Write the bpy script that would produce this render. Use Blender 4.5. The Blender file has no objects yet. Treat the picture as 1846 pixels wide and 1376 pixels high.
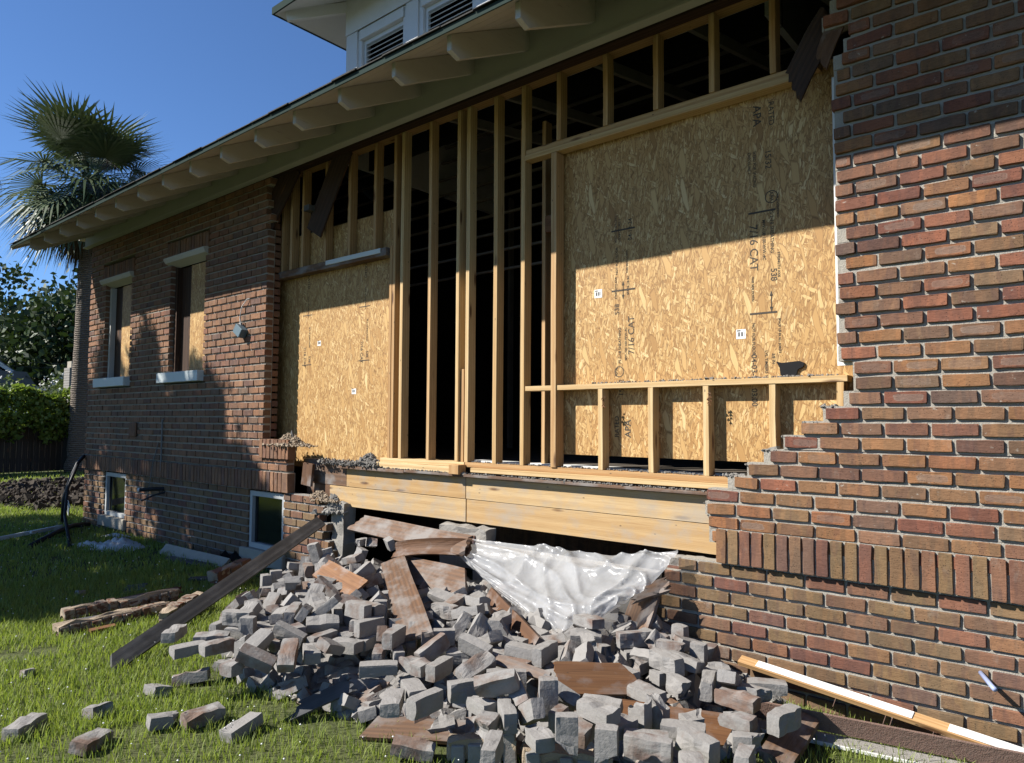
import bpy, bmesh, math, random
import numpy as np
from mathutils import Matrix, Vector, noise
random.seed(7); rng = np.random.default_rng(7)
scene = bpy.context.scene
COL = scene.collection
rad = math.radians

# ------------------------------------------------------------------ camera, sky, sun, exposure
CAM = Vector((0.0, -4.18, 1.6))
FPX, IW, IH = 1277.0, 1846.0, 1376.0
yaw, pit, roll = 0.700083517, 0.056641796, 0.005916847
fw = Vector((-math.sin(yaw) * math.cos(pit), math.cos(yaw) * math.cos(pit), math.sin(pit)))
rt = fw.cross(Vector((0, 0, 1))).normalized(); up = rt.cross(fw)
rt, up = math.cos(roll) * rt + math.sin(roll) * up, -math.sin(roll) * rt + math.cos(roll) * up
cd = bpy.data.cameras.new('camera'); cam = bpy.data.objects.new('camera', cd); COL.objects.link(cam)
cam.matrix_world = Matrix(((rt.x, up.x, -fw.x, CAM.x), (rt.y, up.y, -fw.y, CAM.y), (rt.z, up.z, -fw.z, CAM.z), (0, 0, 0, 1)))
cd.sensor_fit = 'HORIZONTAL'; cd.sensor_width = 36; cd.lens = 36 * FPX / IW; cd.clip_end = 3000; cd.clip_start = 0.05
scene.camera = cam

SUN = Vector((-0.885, -1.0, 1.10)).normalized()          # direction towards the sun
world = bpy.data.worlds.new('World'); scene.world = world; world.use_nodes = True
wn = world.node_tree.nodes; wl = world.node_tree.links
sky = wn.new('ShaderNodeTexSky'); sky.sky_type = 'NISHITA'; sky.sun_disc = False
sky.sun_elevation = math.asin(SUN.z); sky.sun_rotation = math.atan2(SUN.x, SUN.y) % (2 * math.pi)
sky.air_density = 0.8; sky.dust_density = 0.0; sky.ozone_density = 9.0; sky.altitude = 10
wl.new(sky.outputs[0], wn['Background'].inputs[0]); wn['Background'].inputs[1].default_value = 0.075
sd = bpy.data.lights.new('sun', 'SUN'); sd.energy = 5.0; sd.angle = rad(0.5); sd.color = (1.0, 0.955, 0.885)
sun = bpy.data.objects.new('sun', sd); COL.objects.link(sun); sun.location = (-20, -25, 30)
sun.rotation_euler = (-SUN).to_track_quat('-Z', 'Y').to_euler()
vs = scene.view_settings; vs.view_transform = 'Standard'; vs.look = 'None'; vs.exposure = 1.12; vs.gamma = 1.0
scene.cycles.max_bounces = 6; scene.cycles.transparent_max_bounces = 12

# ------------------------------------------------------------------ helpers
def W(px, py, X=None, Y=None, Z=None):
    """survey helper: point of the place on a given plane, sighted from the camera position"""
    v = fw + (px - IW / 2) / FPX * rt - (py - IH / 2) / FPX * up
    t = (Y - CAM.y) / v.y if Y is not None else ((Z - CAM.z) / v.z if Z is not None else (X - CAM.x) / v.x)
    return CAM + v * t

def link(name, me, mat=None, parent=None, loc=(0, 0, 0), kind=None):
    o = bpy.data.objects.new(name, me); COL.objects.link(o); o.location = loc
    if mat is not None and me is not None and len(me.materials) == 0: me.materials.append(mat)
    if parent is not None: o.parent = parent
    if kind: o['kind'] = kind
    return o

def tag(o, label, cat, group=None):
    o['label'] = label; o['category'] = cat
    if group: o['group'] = group
    return o

def thing(name, label, cat, loc=(0, 0, 0), group=None):
    o = bpy.data.objects.new(name, None); COL.objects.link(o); o.location = loc; o.empty_display_size = 0.1
    return tag(o, label, cat, group)

def mesh_from(verts, faces, name='mesh', smooth=False):
    me = bpy.data.meshes.new(name); me.from_pydata([tuple(v) for v in verts], [], faces); me.update()
    if smooth: me.polygons.foreach_set('use_smooth', [True] * len(me.polygons))
    return me

class MB:
    def __init__(s): s.v = []; s.f = []
    def box(s, a, b):
        (x0, y0, z0), (x1, y1, z1) = a, b; n = len(s.v)
        s.v += [(x0, y0, z0), (x1, y0, z0), (x1, y1, z0), (x0, y1, z0), (x0, y0, z1), (x1, y0, z1), (x1, y1, z1), (x0, y1, z1)]
        s.f += [tuple(n + i for i in q) for q in ((0, 3, 2, 1), (4, 5, 6, 7), (0, 1, 5, 4), (1, 2, 6, 5), (2, 3, 7, 6), (3, 0, 4, 7))]
        return s
    def prism(s, poly, axis, d0, d1):
        n = len(s.v); k = len(poly)
        def P(p, d): return {'x': (d, p[0], p[1]), 'y': (p[0], d, p[1]), 'z': (p[0], p[1], d)}[axis]
        s.v += [P(p, d0) for p in poly] + [P(p, d1) for p in poly]
        s.f += [tuple(n + i for i in range(k)), tuple(n + k + i for i in reversed(range(k)))]
        s.f += [(n + i, n + k + i, n + k + (i + 1) % k, n + (i + 1) % k) for i in range(k)]
        return s
    def tube(s, pts, r, seg=8):
        pts = [Vector(p) for p in pts]; rs = r if isinstance(r, (list, tuple)) else [r] * len(pts)
        n = len(s.v); u = None
        for i, p in enumerate(pts):
            d = (pts[min(i + 1, len(pts) - 1)] - pts[max(i - 1, 0)]).normalized()
            if u is None: u = d.orthogonal().normalized()
            u = (u - d * u.dot(d)).normalized(); w = d.cross(u)
            for k in range(seg):
                a = 2 * math.pi * k / seg
                s.v.append(tuple(p + rs[i] * (math.cos(a) * u + math.sin(a) * w)))
        for i in range(len(pts) - 1):
            for k in range(seg):
                a = n + i * seg + k; b = n + i * seg + (k + 1) % seg
                s.f.append((a, b, b + seg, a + seg))
        s.f.append(tuple(n + k for k in reversed(range(seg)))); s.f.append(tuple(n + (len(pts) - 1) * seg + k for k in range(seg)))
        return s
    def mesh(s, name='mesh', fix=True, smooth=False):
        me = mesh_from(s.v, s.f, name, smooth)
        if fix:
            bm = bmesh.new(); bm.from_mesh(me); bmesh.ops.recalc_face_normals(bm, faces=bm.faces); bm.to_mesh(me); bm.free()
        return me
    def build(s, name, mat, parent=None, loc=(0, 0, 0), kind=None, smooth=False):
        return link(name, s.mesh(name, True, smooth), mat, parent, loc, kind)

def bevelled(me, w, seg=1):
    bm = bmesh.new(); bm.from_mesh(me)
    bmesh.ops.bevel(bm, geom=list(bm.edges), offset=w, segments=seg, affect='EDGES', clamp_overlap=True)
    bm.to_mesh(me); bm.free(); return me

def lumber(name, p0, p1, w, t, mat, parent=None, side=(0, 1, 0), bev=0.002, bow=0.0):
    """a board from p0 to p1 (centre line), w along 'side', t across; local Z is the grain"""
    p0 = Vector(p0); p1 = Vector(p1); d = p1 - p0; L = d.length; z = d.normalized()
    s = Vector(side); s = (s - z * s.dot(z)).normalized(); c = z.cross(s)
    nseg = 6; b = MB(); n = 0
    for i in range(nseg + 1):
        k = i / nseg; o = bow * math.sin(math.pi * k) + random.uniform(-.0012, .0012)
        b.v += [(-t / 2 + o, -w / 2, k * L), (t / 2 + o, -w / 2, k * L), (t / 2 + o, w / 2, k * L), (-t / 2 + o, w / 2, k * L)]
    for i in range(nseg):
        for q in range(4): a = i * 4 + q; a2 = i * 4 + (q + 1) % 4; b.f.append((a, a2, a2 + 4, a + 4))
    b.f += [(0, 3, 2, 1), tuple(nseg * 4 + q for q in range(4))]
    me = b.mesh(name)
    if bev:
        bm = bmesh.new(); bm.from_mesh(me)
        es = [e for e in bm.edges if e.calc_face_angle(0) > 0.7]
        bmesh.ops.bevel(bm, geom=es, offset=bev, segments=1, affect='EDGES', clamp_overlap=True); bm.to_mesh(me); bm.free()
    o = link(name, me, mat, parent)
    m = Matrix(((c.x, s.x, z.x, p0.x), (c.y, s.y, z.y, p0.y), (c.z, s.z, z.z, p0.z), (0, 0, 0, 1)))
    o.matrix_world = m
    return o

# ------------------------------------------------------------------ materials
class NT:
    gain = .74
    def __init__(s, name):
        s.m = bpy.data.materials.new(name); s.m.use_nodes = True; s.t = s.m.node_tree
        s.b = s.t.nodes['Principled BSDF']; s.b.inputs['Roughness'].default_value = 0.85
        s.b.inputs['Specular IOR Level'].default_value = 0.25
    def n(s, typ, ins=None, **kw):
        d = s.t.nodes.new('ShaderNode' + typ)
        for k, v in kw.items(): setattr(d, k, v)
        for k, v in (ins or {}).items(): s.set(d.inputs[k], v)
        return d
    def set(s, sock, v):
        if isinstance(v, bpy.types.NodeSocket): s.t.links.new(v, sock)
        elif isinstance(v, bpy.types.Node): s.t.links.new(v.outputs[0], sock)
        else:
            if hasattr(sock.default_value, '__len__') and len(sock.default_value) == 4 and len(v) == 3: v = (*v, 1)
            sock.default_value = v
    def p(s, **kw):
        if 'col' in kw and s.gain != 1:
            c_ = kw['col']
            kw['col'] = tuple(x * s.gain for x in c_) if isinstance(c_, tuple) else s.mix(1.0, c_, (s.gain,) * 3, 'MULTIPLY')
        for k, v in kw.items(): s.set(s.b.inputs[{'col': 'Base Color', 'rough': 'Roughness', 'normal': 'Normal', 'spec': 'Specular IOR Level', 'metal': 'Metallic'}.get(k, k)], v)
    def mix(s, f, a, b, blend='MIX'):
        d = s.t.nodes.new('ShaderNodeMix'); d.data_type = 'RGBA'; d.blend_type = blend
        s.set(d.inputs[0], f); s.set(d.inputs[6], a); s.set(d.inputs[7], b); return d.outputs[2]
    def math(s, op, a, b=0.0, c=None):
        d = s.t.nodes.new('ShaderNodeMath'); d.operation = op; s.set(d.inputs[0], a); s.set(d.inputs[1], b)
        if c is not None: s.set(d.inputs[2], c)
        return d.outputs[0]
    def ramp(s, f, stops, interp='LINEAR'):
        d = s.t.nodes.new('ShaderNodeValToRGB'); r = d.color_ramp; r.interpolation = interp
        while len(r.elements) < len(stops): r.elements.new(0.5)
        for e, (p, c) in zip(r.elements, stops):
            e.position = p; e.color = (*c, 1) if hasattr(c, '__len__') else (c, c, c, 1)
        s.set(d.inputs[0], f); return d.outputs[0]
    def noise(s, vec, scale, detail=4, rough=.55, **k):
        d = s.n('TexNoise', {'Vector': vec, 'Scale': scale, 'Detail': detail, 'Roughness': rough}); return d.outputs[0]
    def bump(s, h, strength=.4, dist=.01):
        return s.n('Bump', {'Height': h, 'Strength': strength, 'Distance': dist}).outputs[0]
    def obj(s): return s.n('TexCoord').outputs['Object']
    def world(s): return s.n('NewGeometry').outputs['Position']
    def rnd(s): return s.n('ObjectInfo').outputs['Random']
    def mapped(s, vec, scale=(1, 1, 1), rot=(0, 0, 0), loc=(0, 0, 0)):
        return s.n('Mapping', {'Vector': vec, 'Scale': scale, 'Rotation': rot, 'Location': loc}).outputs[0]
    def offs(s, vec, r, k=37.0):
        """vector shifted by a per-object random amount"""
        return s.n('VectorMath', {0: vec, 1: s.n('CombineXYZ', {0: s.math('MULTIPLY', r, k), 1: s.math('MULTIPLY', r, k * 1.7), 2: s.math('MULTIPLY', r, k * .6)}).outputs[0]}, operation='ADD').outputs[0]

def plain(name, col, rough=.8, metal=0.0, var=.12, scale=8, bump=0.0, bscale=60, spec=.25):
    M = NT(name); v = M.world(); f = M.noise(v, scale, 5)
    c = M.mix(f, tuple(x * (1 - var) for x in col), tuple(min(1, x * (1 + var)) for x in col))
    M.p(col=c, rough=rough, metal=metal, spec=spec)
    if bump: M.p(normal=M.bump(M.noise(v, bscale, 4), bump, .01))
    return M.m

BR = [(0.0, (.095, .058, .058)), (.07, (.150, .108, .078)), (.16, (.195, .135, .085)), (.26, (.245, .150, .085)), (.36, (.155, .110, .085)), (.45, (.20, .105, .078)), (.53, (.17, .085, .070)),
      (.61, (.275, .160, .085)), (.69, (.125, .098, .092)), (.77, (.195, .148, .095)), (.85, (.225, .108, .078)), (.93, (.165, .10, .078)), (1.0, (.21, .15, .11))]
BL = [(0.0, (.20, .130, .090)), (.2, (.26, .165, .108)), (.4, (.225, .142, .098)), (.6, (.285, .182, .12)), (.75, (.175, .138, .11)), (.88, (.235, .135, .098)), (1.0, (.15, .11, .098))]
BB = [(0.0, (.165, .130, .082)), (.2, (.195, .152, .095)), (.4, (.16, .132, .095)), (.52, (.185, .105, .082)), (.66, (.165, .128, .095)), (.8, (.215, .148, .088)), (.9, (.165, .092, .08)), (1.0, (.145, .12, .105))]
MORT = (.50, .455, .385)
def brick_mat(name, ramp, island=False, smear=.62, mort=MORT, gain=(1.12, .96, .82), halo=True):
    M = NT(name); o = M.obj()
    r = M.n('NewGeometry').outputs['Random Per Island'] if island else M.rnd()
    v = M.offs(M.world() if island else o, r)
    wn_ = M.n('SeparateColor', {0: M.n('TexWhiteNoise', {'W': M.math('MULTIPLY', r, 571.3)}, noise_dimensions='1D').outputs[1]}).outputs
    base = M.mix(1.0, M.ramp(r, ramp), gain, 'MULTIPLY')
    base = M.mix(M.math('MULTIPLY', wn_[1], .38), base, M.mix(1.0, base, (.62, .60, .60), 'MULTIPLY'))
    # kiln flashing: bands across the stretcher and, on some bricks, a rounded pale core with a rim
    n1 = M.noise(M.mapped(v, (17, 3, 3)), 1.0, 2)
    base = M.mix(M.ramp(n1, [(.47, 0.0), (.53, .55)]), base, M.mix(1.0, base, (1.35, 1.22, 1.10), 'MULTIPLY'))
    base = M.mix(M.ramp(M.noise(M.mapped(v, (13, 3, 4), loc=(4, 0, 9)), 1.0, 2), [(.56, 0.0), (.60, .6)]), base, M.mix(.5, base, (.10, .055, .05)))
    if halo and not island:
        sp = M.n('SeparateXYZ', {0: o}).outputs
        wob = M.math('MULTIPLY', M.math('SUBTRACT', M.noise(v, 22, 3), .5), 1.7)
        qx = M.math('POWER', M.math('ABSOLUTE', M.math('DIVIDE', M.math('ADD', sp[0], M.math('MULTIPLY', M.math('SUBTRACT', wn_[2], .5), .06)), .074)), 4.0)
        qz = M.math('POWER', M.math('ABSOLUTE', M.math('DIVIDE', sp[2], .019)), 4.0)
        dist = M.math('ADD', M.math('ADD', qx, qz), wob)
        on = M.math('MULTIPLY', M.math('GREATER_THAN', wn_[0], .76), M.math('ADD', .35, M.math('MULTIPLY', wn_[1], .8)))
        core = M.math('MULTIPLY', M.ramp(dist, [(.55, .55), (.95, 0.0)]), on); rim = M.math('MULTIPLY', M.ramp(dist, [(.55, 0.0), (.72, .5), (.95, 0.0)]), on)
        base = M.mix(core, base, (.215, .165, .135)); base = M.mix(rim, base, (.30, .235, .19))
    n2 = M.noise(M.mapped(v, (30, 70, 190)), 1.0, 5, .65)
    base = M.mix(M.ramp(n2, [(.40, .0), (.70, .75)]), base, M.mix(1.0, base, (.58, .54, .52), 'MULTIPLY'))
    g = M.noise(v, 260, 3)
    base = M.mix(M.ramp(g, [(.42, 0.0), (.7, .55)]), base, M.mix(1.0, base, (1.45, 1.38, 1.3), 'MULTIPLY'))
    vor = M.n('TexVoronoi', {'Vector': M.mapped(v, (1, 1, 1.6)), 'Scale': 70.0}, feature='F1').outputs['Distance']
    big = M.noise(v, 9, 3)
    pit_ = M.math('MULTIPLY', M.ramp(vor, [(.12, 1.0), (.22, 0.0)]), M.ramp(big, [(.42, 0.0), (.6, 1.0)]))
    base = M.mix(M.math('MULTIPLY', pit_, .85), base, (.02, .014, .011))
    sm = M.noise(M.mapped(v, (22, 22, 34)), 1.0, 6, .66)
    base = M.mix(M.ramp(sm, [(smear + .03, 0.0), (smear + .10, .7)]), base, mort)
    wp = M.world(); st = M.noise(M.mapped(wp, (2.2, 2.2, 1.1)), 1.0, 6, .6)
    base = M.mix(M.ramp(st, [(.45, 0.0), (.72, .6)]), base, M.mix(1.0, base, (.62, .58, .56), 'MULTIPLY'))
    ef = M.noise(M.mapped(wp, (9, 9, 5), loc=(3, 1, 7)), 1.0, 7, .7)
    base = M.mix(M.ramp(ef, [(.60, 0.0), (.78, .40)]), base, (.34, .30, .25))
    M.p(col=base, rough=.9)
    h = M.math('ADD', M.math('MULTIPLY', pit_, -1.6), M.math('ADD', n2, M.noise(v, 45, 4)))
    M.p(normal=M.bump(h, .5, .004))
    return M.m
m_brick = brick_mat('brick', BR); m_brick_s = brick_mat('brick_course', BR, True)
m_brickL = brick_mat('brick_left', BL, smear=.68, gain=(1.02, .90, .81), halo=False); m_brickL_s = brick_mat('brick_left_course', BL, True, smear=.68, gain=(1.02, .90, .81))
m_brickB = brick_mat('brick_olive', BB, smear=.66, halo=False); m_brickB_s = brick_mat('brick_olive_course', BB, True, smear=.66)

def mortar_mat(name, a, b):
    M = NT(name); v = M.world(); n = M.noise(v, 14, 6); g = M.noise(v, 160, 4)
    c = M.mix(n, a, b); c = M.mix(M.math('MULTIPLY', g, .6), c, (.30, .27, .22))
    M.p(col=c, rough=.95, normal=M.bump(M.math('ADD', g, M.noise(v, 45, 4)), .8, .006)); return M.m
m_mortar = mortar_mat('mortar', (.46, .43, .37), (.32, .295, .25))
m_mortar_g = mortar_mat('mortar_grey', (.36, .345, .32), (.24, .23, .215))
m_dust = mortar_mat('mortar_debris', (.25, .242, .23), (.13, .125, .12))
m_tan_crumbs = mortar_mat('tan_mortar_crumbs', (.50, .38, .26), (.32, .24, .16))

def wood_mat(name, a, b, c, scale=1.0, dust=0.0, dustcol=(.36, .35, .34), knots=True, rough=.7, dlo=.5):
    M = NT(name); r = M.rnd(); v = M.offs(M.obj(), r, 11.0)
    w = M.n('TexWave', {'Vector': M.mapped(v, (26 * scale, 26 * scale, 1.1 * scale)), 'Scale': .55, 'Distortion': 5.5, 'Detail': 3.0, 'Detail Scale': .6}, wave_type='RINGS', rings_direction='Z').outputs[1]
    f = M.noise(M.mapped(v, (160, 160, 4)), 1.0, 5, .6)
    col = M.mix(M.ramp(w, [(.15, 0.0), (.85, 1.0)]), a, b)
    col = M.mix(M.ramp(f, [(.42, 0.0), (.75, .7)]), col, c)
    col = M.mix(M.math('MULTIPLY', r, .85), col, M.mix(1.0, col, (.80, .70, .58), 'MULTIPLY'))
    big = M.noise(M.mapped(v, (4, 4, 1.2)), 1.0, 4)
    col = M.mix(M.ramp(big, [(.45, 0.0), (.75, .35)]), col, c)
    if knots:
        k = M.n('TexVoronoi', {'Vector': M.mapped(v, (9, 9, 1.9)), 'Scale': 1.0}).outputs['Distance']
        col = M.mix(M.ramp(k, [(.07, .95), (.16, 0.0)]), col, (.12, .055, .025))
        sp_ = M.n('TexVoronoi', {'Vector': M.mapped(v, (16, 16, 6)), 'Scale': 1.0}).outputs['Distance']
        col = M.mix(M.ramp(sp_, [(.04, .9), (.07, 0.0)]), col, (.05, .04, .035))
    if dust:
        d = M.noise(M.mapped(v, (6, 6, 4)), 1.0, 6, .6)
        col = M.mix(M.ramp(d, [(dlo, 0.0), (dlo + .2, dust)]), col, dustcol)
    M.p(col=col, rough=rough, normal=M.bump(M.math('ADD', f, w), .22, .003)); return M.m
m_pine = wood_mat('pine', (.62, .42, .215), (.52, .325, .15), (.36, .20, .085))
m_pine_pale = wood_mat('pale_pine', (.70, .53, .29), (.60, .42, .205), (.45, .27, .115))
m_beam = wood_mat('rim_pine', (.60, .43, .225), (.545, .375, .185), (.40, .25, .115), .55, dust=.6, dustcol=(.36, .325, .275), dlo=.46)
m_old = wood_mat('old_brown_wood', (.165, .088, .048), (.14, .074, .041), (.07, .038, .024), .45, dust=.55, dlo=.52)
m_old_org = wood_mat('old_orange_wood', (.28, .145, .070), (.25, .125, .060), (.12, .06, .032), .4, dust=.6, dlo=.52)
m_old_dusty = wood_mat('dusty_board', (.20, .115, .068), (.15, .09, .058), (.09, .058, .04), .8, dust=.75, dustcol=(.26, .245, .23), dlo=.44, knots=False)
m_greywood = wood_mat('grey_weathered_wood', (.092, .096, .103), (.082, .086, .092), (.062, .065, .070), .5, dust=.5, dustcol=(.19, .185, .18), dlo=.45, knots=False)
m_charred = wood_mat('dark_stained_wood', (.075, .04, .024), (.05, .028, .018), (.025, .015, .01), .8, dust=0)
m_fence = wood_mat('fence_board', (.055, .047, .038), (.04, .034, .027), (.025, .02, .017), .6)

def osb_mat():
    M = NT('oriented_strand_board'); o = M.obj(); r = M.rnd()
    v0 = M.offs(o, r, 23.0)
    warp = M.n('TexNoise', {'Vector': v0, 'Scale': 7.0, 'Detail': 2.0}).outputs[1]
    v0 = M.n('VectorMath', {0: v0, 1: M.n('VectorMath', {0: warp, 'Scale': .035}, operation='SCALE').outputs[0]}, operation='ADD').outputs[0]
    pal = [(0.0, (.25, .125, .04)), (.10, (.40, .225, .08)), (.32, (.55, .335, .13)), (.6, (.63, .41, .175)), (.82, (.74, .52, .245)), (1.0, (.90, .71, .42))]
    col = None; hgt = None
    for i, (ang, sx, sz, keep) in enumerate(((.06, 46, 8, 0), (.34, 56, 11, .45), (-.30, 52, 10, .5), (1.0, 60, 14, .78), (-.1, 110, 20, .62), (.2, 30, 6.0, .90))):
        rv = M.n('VectorRotate', {'Vector': v0, 'Angle': ang, 'Axis': (0, 1, 0)}, rotation_type='AXIS_ANGLE').outputs[0]
        mv = M.mapped(rv, (sx, 0.0, sz), (0, 0, 0), (i * 13.1, 0, i * 7.7))
        vo = M.n('TexVoronoi', {'Vector': mv, 'Scale': 1.0, 'Randomness': 1.0}, feature='F1')
        rc = M.n('SeparateColor', {0: vo.outputs['Color']}).outputs
        edge = M.n('TexVoronoi', {'Vector': mv, 'Scale': 1.0}, feature='DISTANCE_TO_EDGE').outputs[0]
        grain = M.noise(M.mapped(rv, (260, 1, 9)), 1.0, 3)
        c = M.ramp(M.math('ADD', M.math('MULTIPLY', rc[0], .82), M.math('MULTIPLY', grain, .22)), pal)
        c = M.mix(M.ramp(edge, [(.015, .8), (.10, 0.0)]), c, (.24, .125, .04))
        if col is None: col, hgt = c, rc[0]
        else:
            gt = M.math('GREATER_THAN', rc[1], keep)
            col = M.mix(gt, col, c)
            hm = M.t.nodes.new('ShaderNodeMix'); M.set(hm.inputs[0], gt); M.set(hm.inputs[2], hgt); M.set(hm.inputs[3], rc[2]); hgt = hm.outputs[0]
    M.gain = .64; M.p(col=M.mix(1.0, col, (1.0, .93, .80), 'MULTIPLY'), rough=.62, spec=.35, normal=M.bump(hgt, .3, .004)); return M.m
m_osb = osb_mat()

m_paint = plain('soffit_paint', (.56, .54, .50), .75, var=.10, scale=5, bump=.15, bscale=30)
def tail_mat():
    M = NT('weathered_rafter_paint'); v = M.obj(); r = M.rnd(); v = M.offs(v, r, 9)
    f = M.noise(M.mapped(v, (40, 5, 40)), 1.0, 6, .65); g = M.noise(M.mapped(v, (10, 3, 10)), 1.0, 4)
    c = M.mix(g, (.58, .56, .52), (.46, .44, .41)); c = M.mix(M.ramp(f, [(.62, 0.0), (.74, .55)]), c, (.20, .17, .14))
    M.p(col=c, rough=.8, normal=M.bump(f, .35, .006)); return M.m
m_tail = tail_mat()
m_frieze = plain('frieze_paint', (.42, .425, .39), .7, var=.08, scale=3, bump=.1, bscale=25)
m_trimwhite = plain('white_trim_paint', (.74, .735, .70), .6, var=.08, scale=12, bump=.12, bscale=50)
m_dormer = plain('dormer_paint', (.68, .70, .71), .65, var=.07, scale=6, bump=.1, bscale=30)
m_sill = plain('painted_sill', (.66, .71, .70), .6, var=.08, scale=9, bump=.1, bscale=40)
m_shingle = plain('asphalt_shingle', (.055, .053, .047), .95, var=.4, scale=25, bump=.5, bscale=90)
m_drip = plain('drip_edge_green', (.040, .056, .050), .95, var=.1, scale=4, spec=.02)
m_black = plain('black_felt_and_hole', (.012, .012, .013), .9, var=.3, scale=20)
m_glass = NT('dark_glass'); m_glass.p(col=(.012, .016, .015), rough=.08, spec=.5); m_glass = m_glass.m
m_alu = plain('white_window_frame', (.46, .47, .46), .5, var=.08, scale=10)
m_conc = plain('concrete_sill', (.40, .36, .29), .9, var=.18, scale=9, bump=.4, bscale=80)
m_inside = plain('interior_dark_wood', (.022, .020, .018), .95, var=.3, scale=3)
m_lath = plain('interior_batten', (.22, .20, .18), .9, var=.3, scale=6)
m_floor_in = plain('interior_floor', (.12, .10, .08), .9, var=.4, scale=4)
m_cable = plain('black_cable', (.018, .018, .02), .5, var=.1)
m_pipe_g = plain('grey_conduit', (.20, .20, .20), .5, var=.15, scale=15)
m_lamp = plain('blue_grey_metal', (.14, .20, .235), .5, var=.1, scale=20)
m_white = plain('white_plastic', (.78, .79, .78), .5, var=.05)
m_rag = plain('crumpled_white_cloth', (.62, .62, .60), .9, var=.15, scale=20, bump=.6, bscale=35)
m_ink = plain('black_ink', (.075, .06, .045), .8, var=.2)
m_label = plain('white_paper', (.82, .82, .80), .7, var=.03)
m_dirt = plain('dug_earth', (.062, .05, .038), 1.0, var=.45, scale=5, bump=1.0, bscale=18)
m_steel_red = mortar_mat('red_oxide_steel', (.20, .085, .06), (.13, .062, .048))

def ground_mat():
    M = NT('lawn_soil'); v = M.world(); n = M.noise(v, .9, 5); g = M.noise(v, 20, 4)
    c = M.mix(n, (.075, .098, .03), (.105, .105, .042)); c = M.mix(M.math('MULTIPLY', g, .5), c, (.055, .07, .022))
    M.p(col=c, rough=1.0, normal=M.bump(g, .8, .03)); return M.m
m_ground = ground_mat()
def leaf_mat(name, a, b, trans=.25, rough=.55, spec=.3):
    M = NT(name); r = M.n('NewGeometry').outputs['Random Per Island']
    M.gain = 1.0; c = M.mix(r, a, b); M.p(col=c, rough=rough, spec=spec)
    tr = M.n('BsdfTranslucent', {'Color': M.mix(1.0, c, (1.0, 1.05, .55), 'MULTIPLY')})
    ms = M.n('MixShader', {0: trans, 1: M.b.outputs[0], 2: tr.outputs[0]})
    M.t.links.new(ms.outputs[0], M.t.nodes['Material Output'].inputs[0]); return M.m
m_grass = leaf_mat('grass_blade', (.16, .225, .042), (.29, .335, .092), .45)
m_leaf = leaf_mat('oak_leaf', (.022, .040, .014), (.046, .070, .022), .15)
m_vine = leaf_mat('vine_leaf', (.10, .16, .028), (.20, .25, .06), .4, .4)
m_myrtle = leaf_mat('shrub_leaf', (.06, .095, .03), (.11, .14, .05), .25)
m_flower = plain('white_blossom', (.80, .80, .76), .8, var=.05)
m_frond = leaf_mat('palm_frond', (.050, .078, .034), (.10, .125, .06), .10, .35, .6)
m_dead = leaf_mat('dead_frond', (.095, .074, .052), (.155, .122, .09), .06, .9, .1)
m_twig = plain('grey_twig', (.115, .10, .09), .9, var=.2)
def trunk_mat():
    M = NT('palm_trunk'); v = M.obj()
    w = M.n('TexWave', {'Vector': v, 'Scale': 5.5, 'Distortion': 3.0, 'Detail': 4.0, 'Detail Scale': 2.5}, bands_direction='Z').outputs[1]
    n = M.noise(M.mapped(v, (6, 6, 30)), 1.0, 5)
    c = M.mix(n, (.33, .275, .22), (.17, .14, .11)); c = M.mix(M.ramp(w, [(.0, .8), (.35, 0.0)]), c, (.045, .036, .03))
    M.p(col=c, rough=.95, normal=M.bump(M.math('ADD', w, n), .9, .03)); return M.m
m_trunk = trunk_mat()
m_bark = plain('bark', (.07, .056, .043), .95, var=.3, scale=6, bump=.8, bscale=12)

def rubble_mat(island=False):
    M = NT('dusty_loose_brick'); r = M.n('NewGeometry').outputs['Random Per Island'] if island else M.rnd(); o = M.obj(); v = M.offs(o, r)
    br = M.ramp(r, [(0, (.20, .125, .085)), (.3, (.16, .10, .075)), (.55, (.22, .15, .11)), (.8, (.18, .12, .10)), (1, (.26, .16, .11))])
    g = M.mix(M.noise(v, 11, 5), (.37, .352, .330), (.26, .247, .232))
    nz = M.noise(M.mapped(v, (5, 5, 5)), 1.0, 5, .6)
    thr = M.math('MULTIPLY', M.n('SeparateColor', {0: M.n('TexWhiteNoise', {'W': M.math('MULTIPLY', r, 91.7)}, noise_dimensions='1D').outputs[1]}).outputs[0], .30)
    fac = M.math('GREATER_THAN', M.math('ADD', nz, .16), M.math('ADD', thr, .27))
    fac2 = M.ramp(M.math('SUBTRACT', M.math('ADD', nz, .125), M.math('ADD', thr, .27)), [(.0, 0.0), (.14, 1.0)])
    c = M.mix(fac2, br, g)
    f = M.noise(v, 60, 5, .65)
    c = M.mix(M.math('MULTIPLY', f, .45), c, (.14, .135, .13))
    M.p(col=c, rough=.95, normal=M.bump(M.math('ADD', f, M.noise(v, 28, 5)), .6, .005)); return M.m
m_rubble = rubble_mat(); m_rubble_s = rubble_mat(True)
m_fallen = brick_mat('mortar_smeared_brick', BL, smear=.44, mort=(.33, .29, .23), gain=(.62, .50, .45), halo=False)

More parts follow.
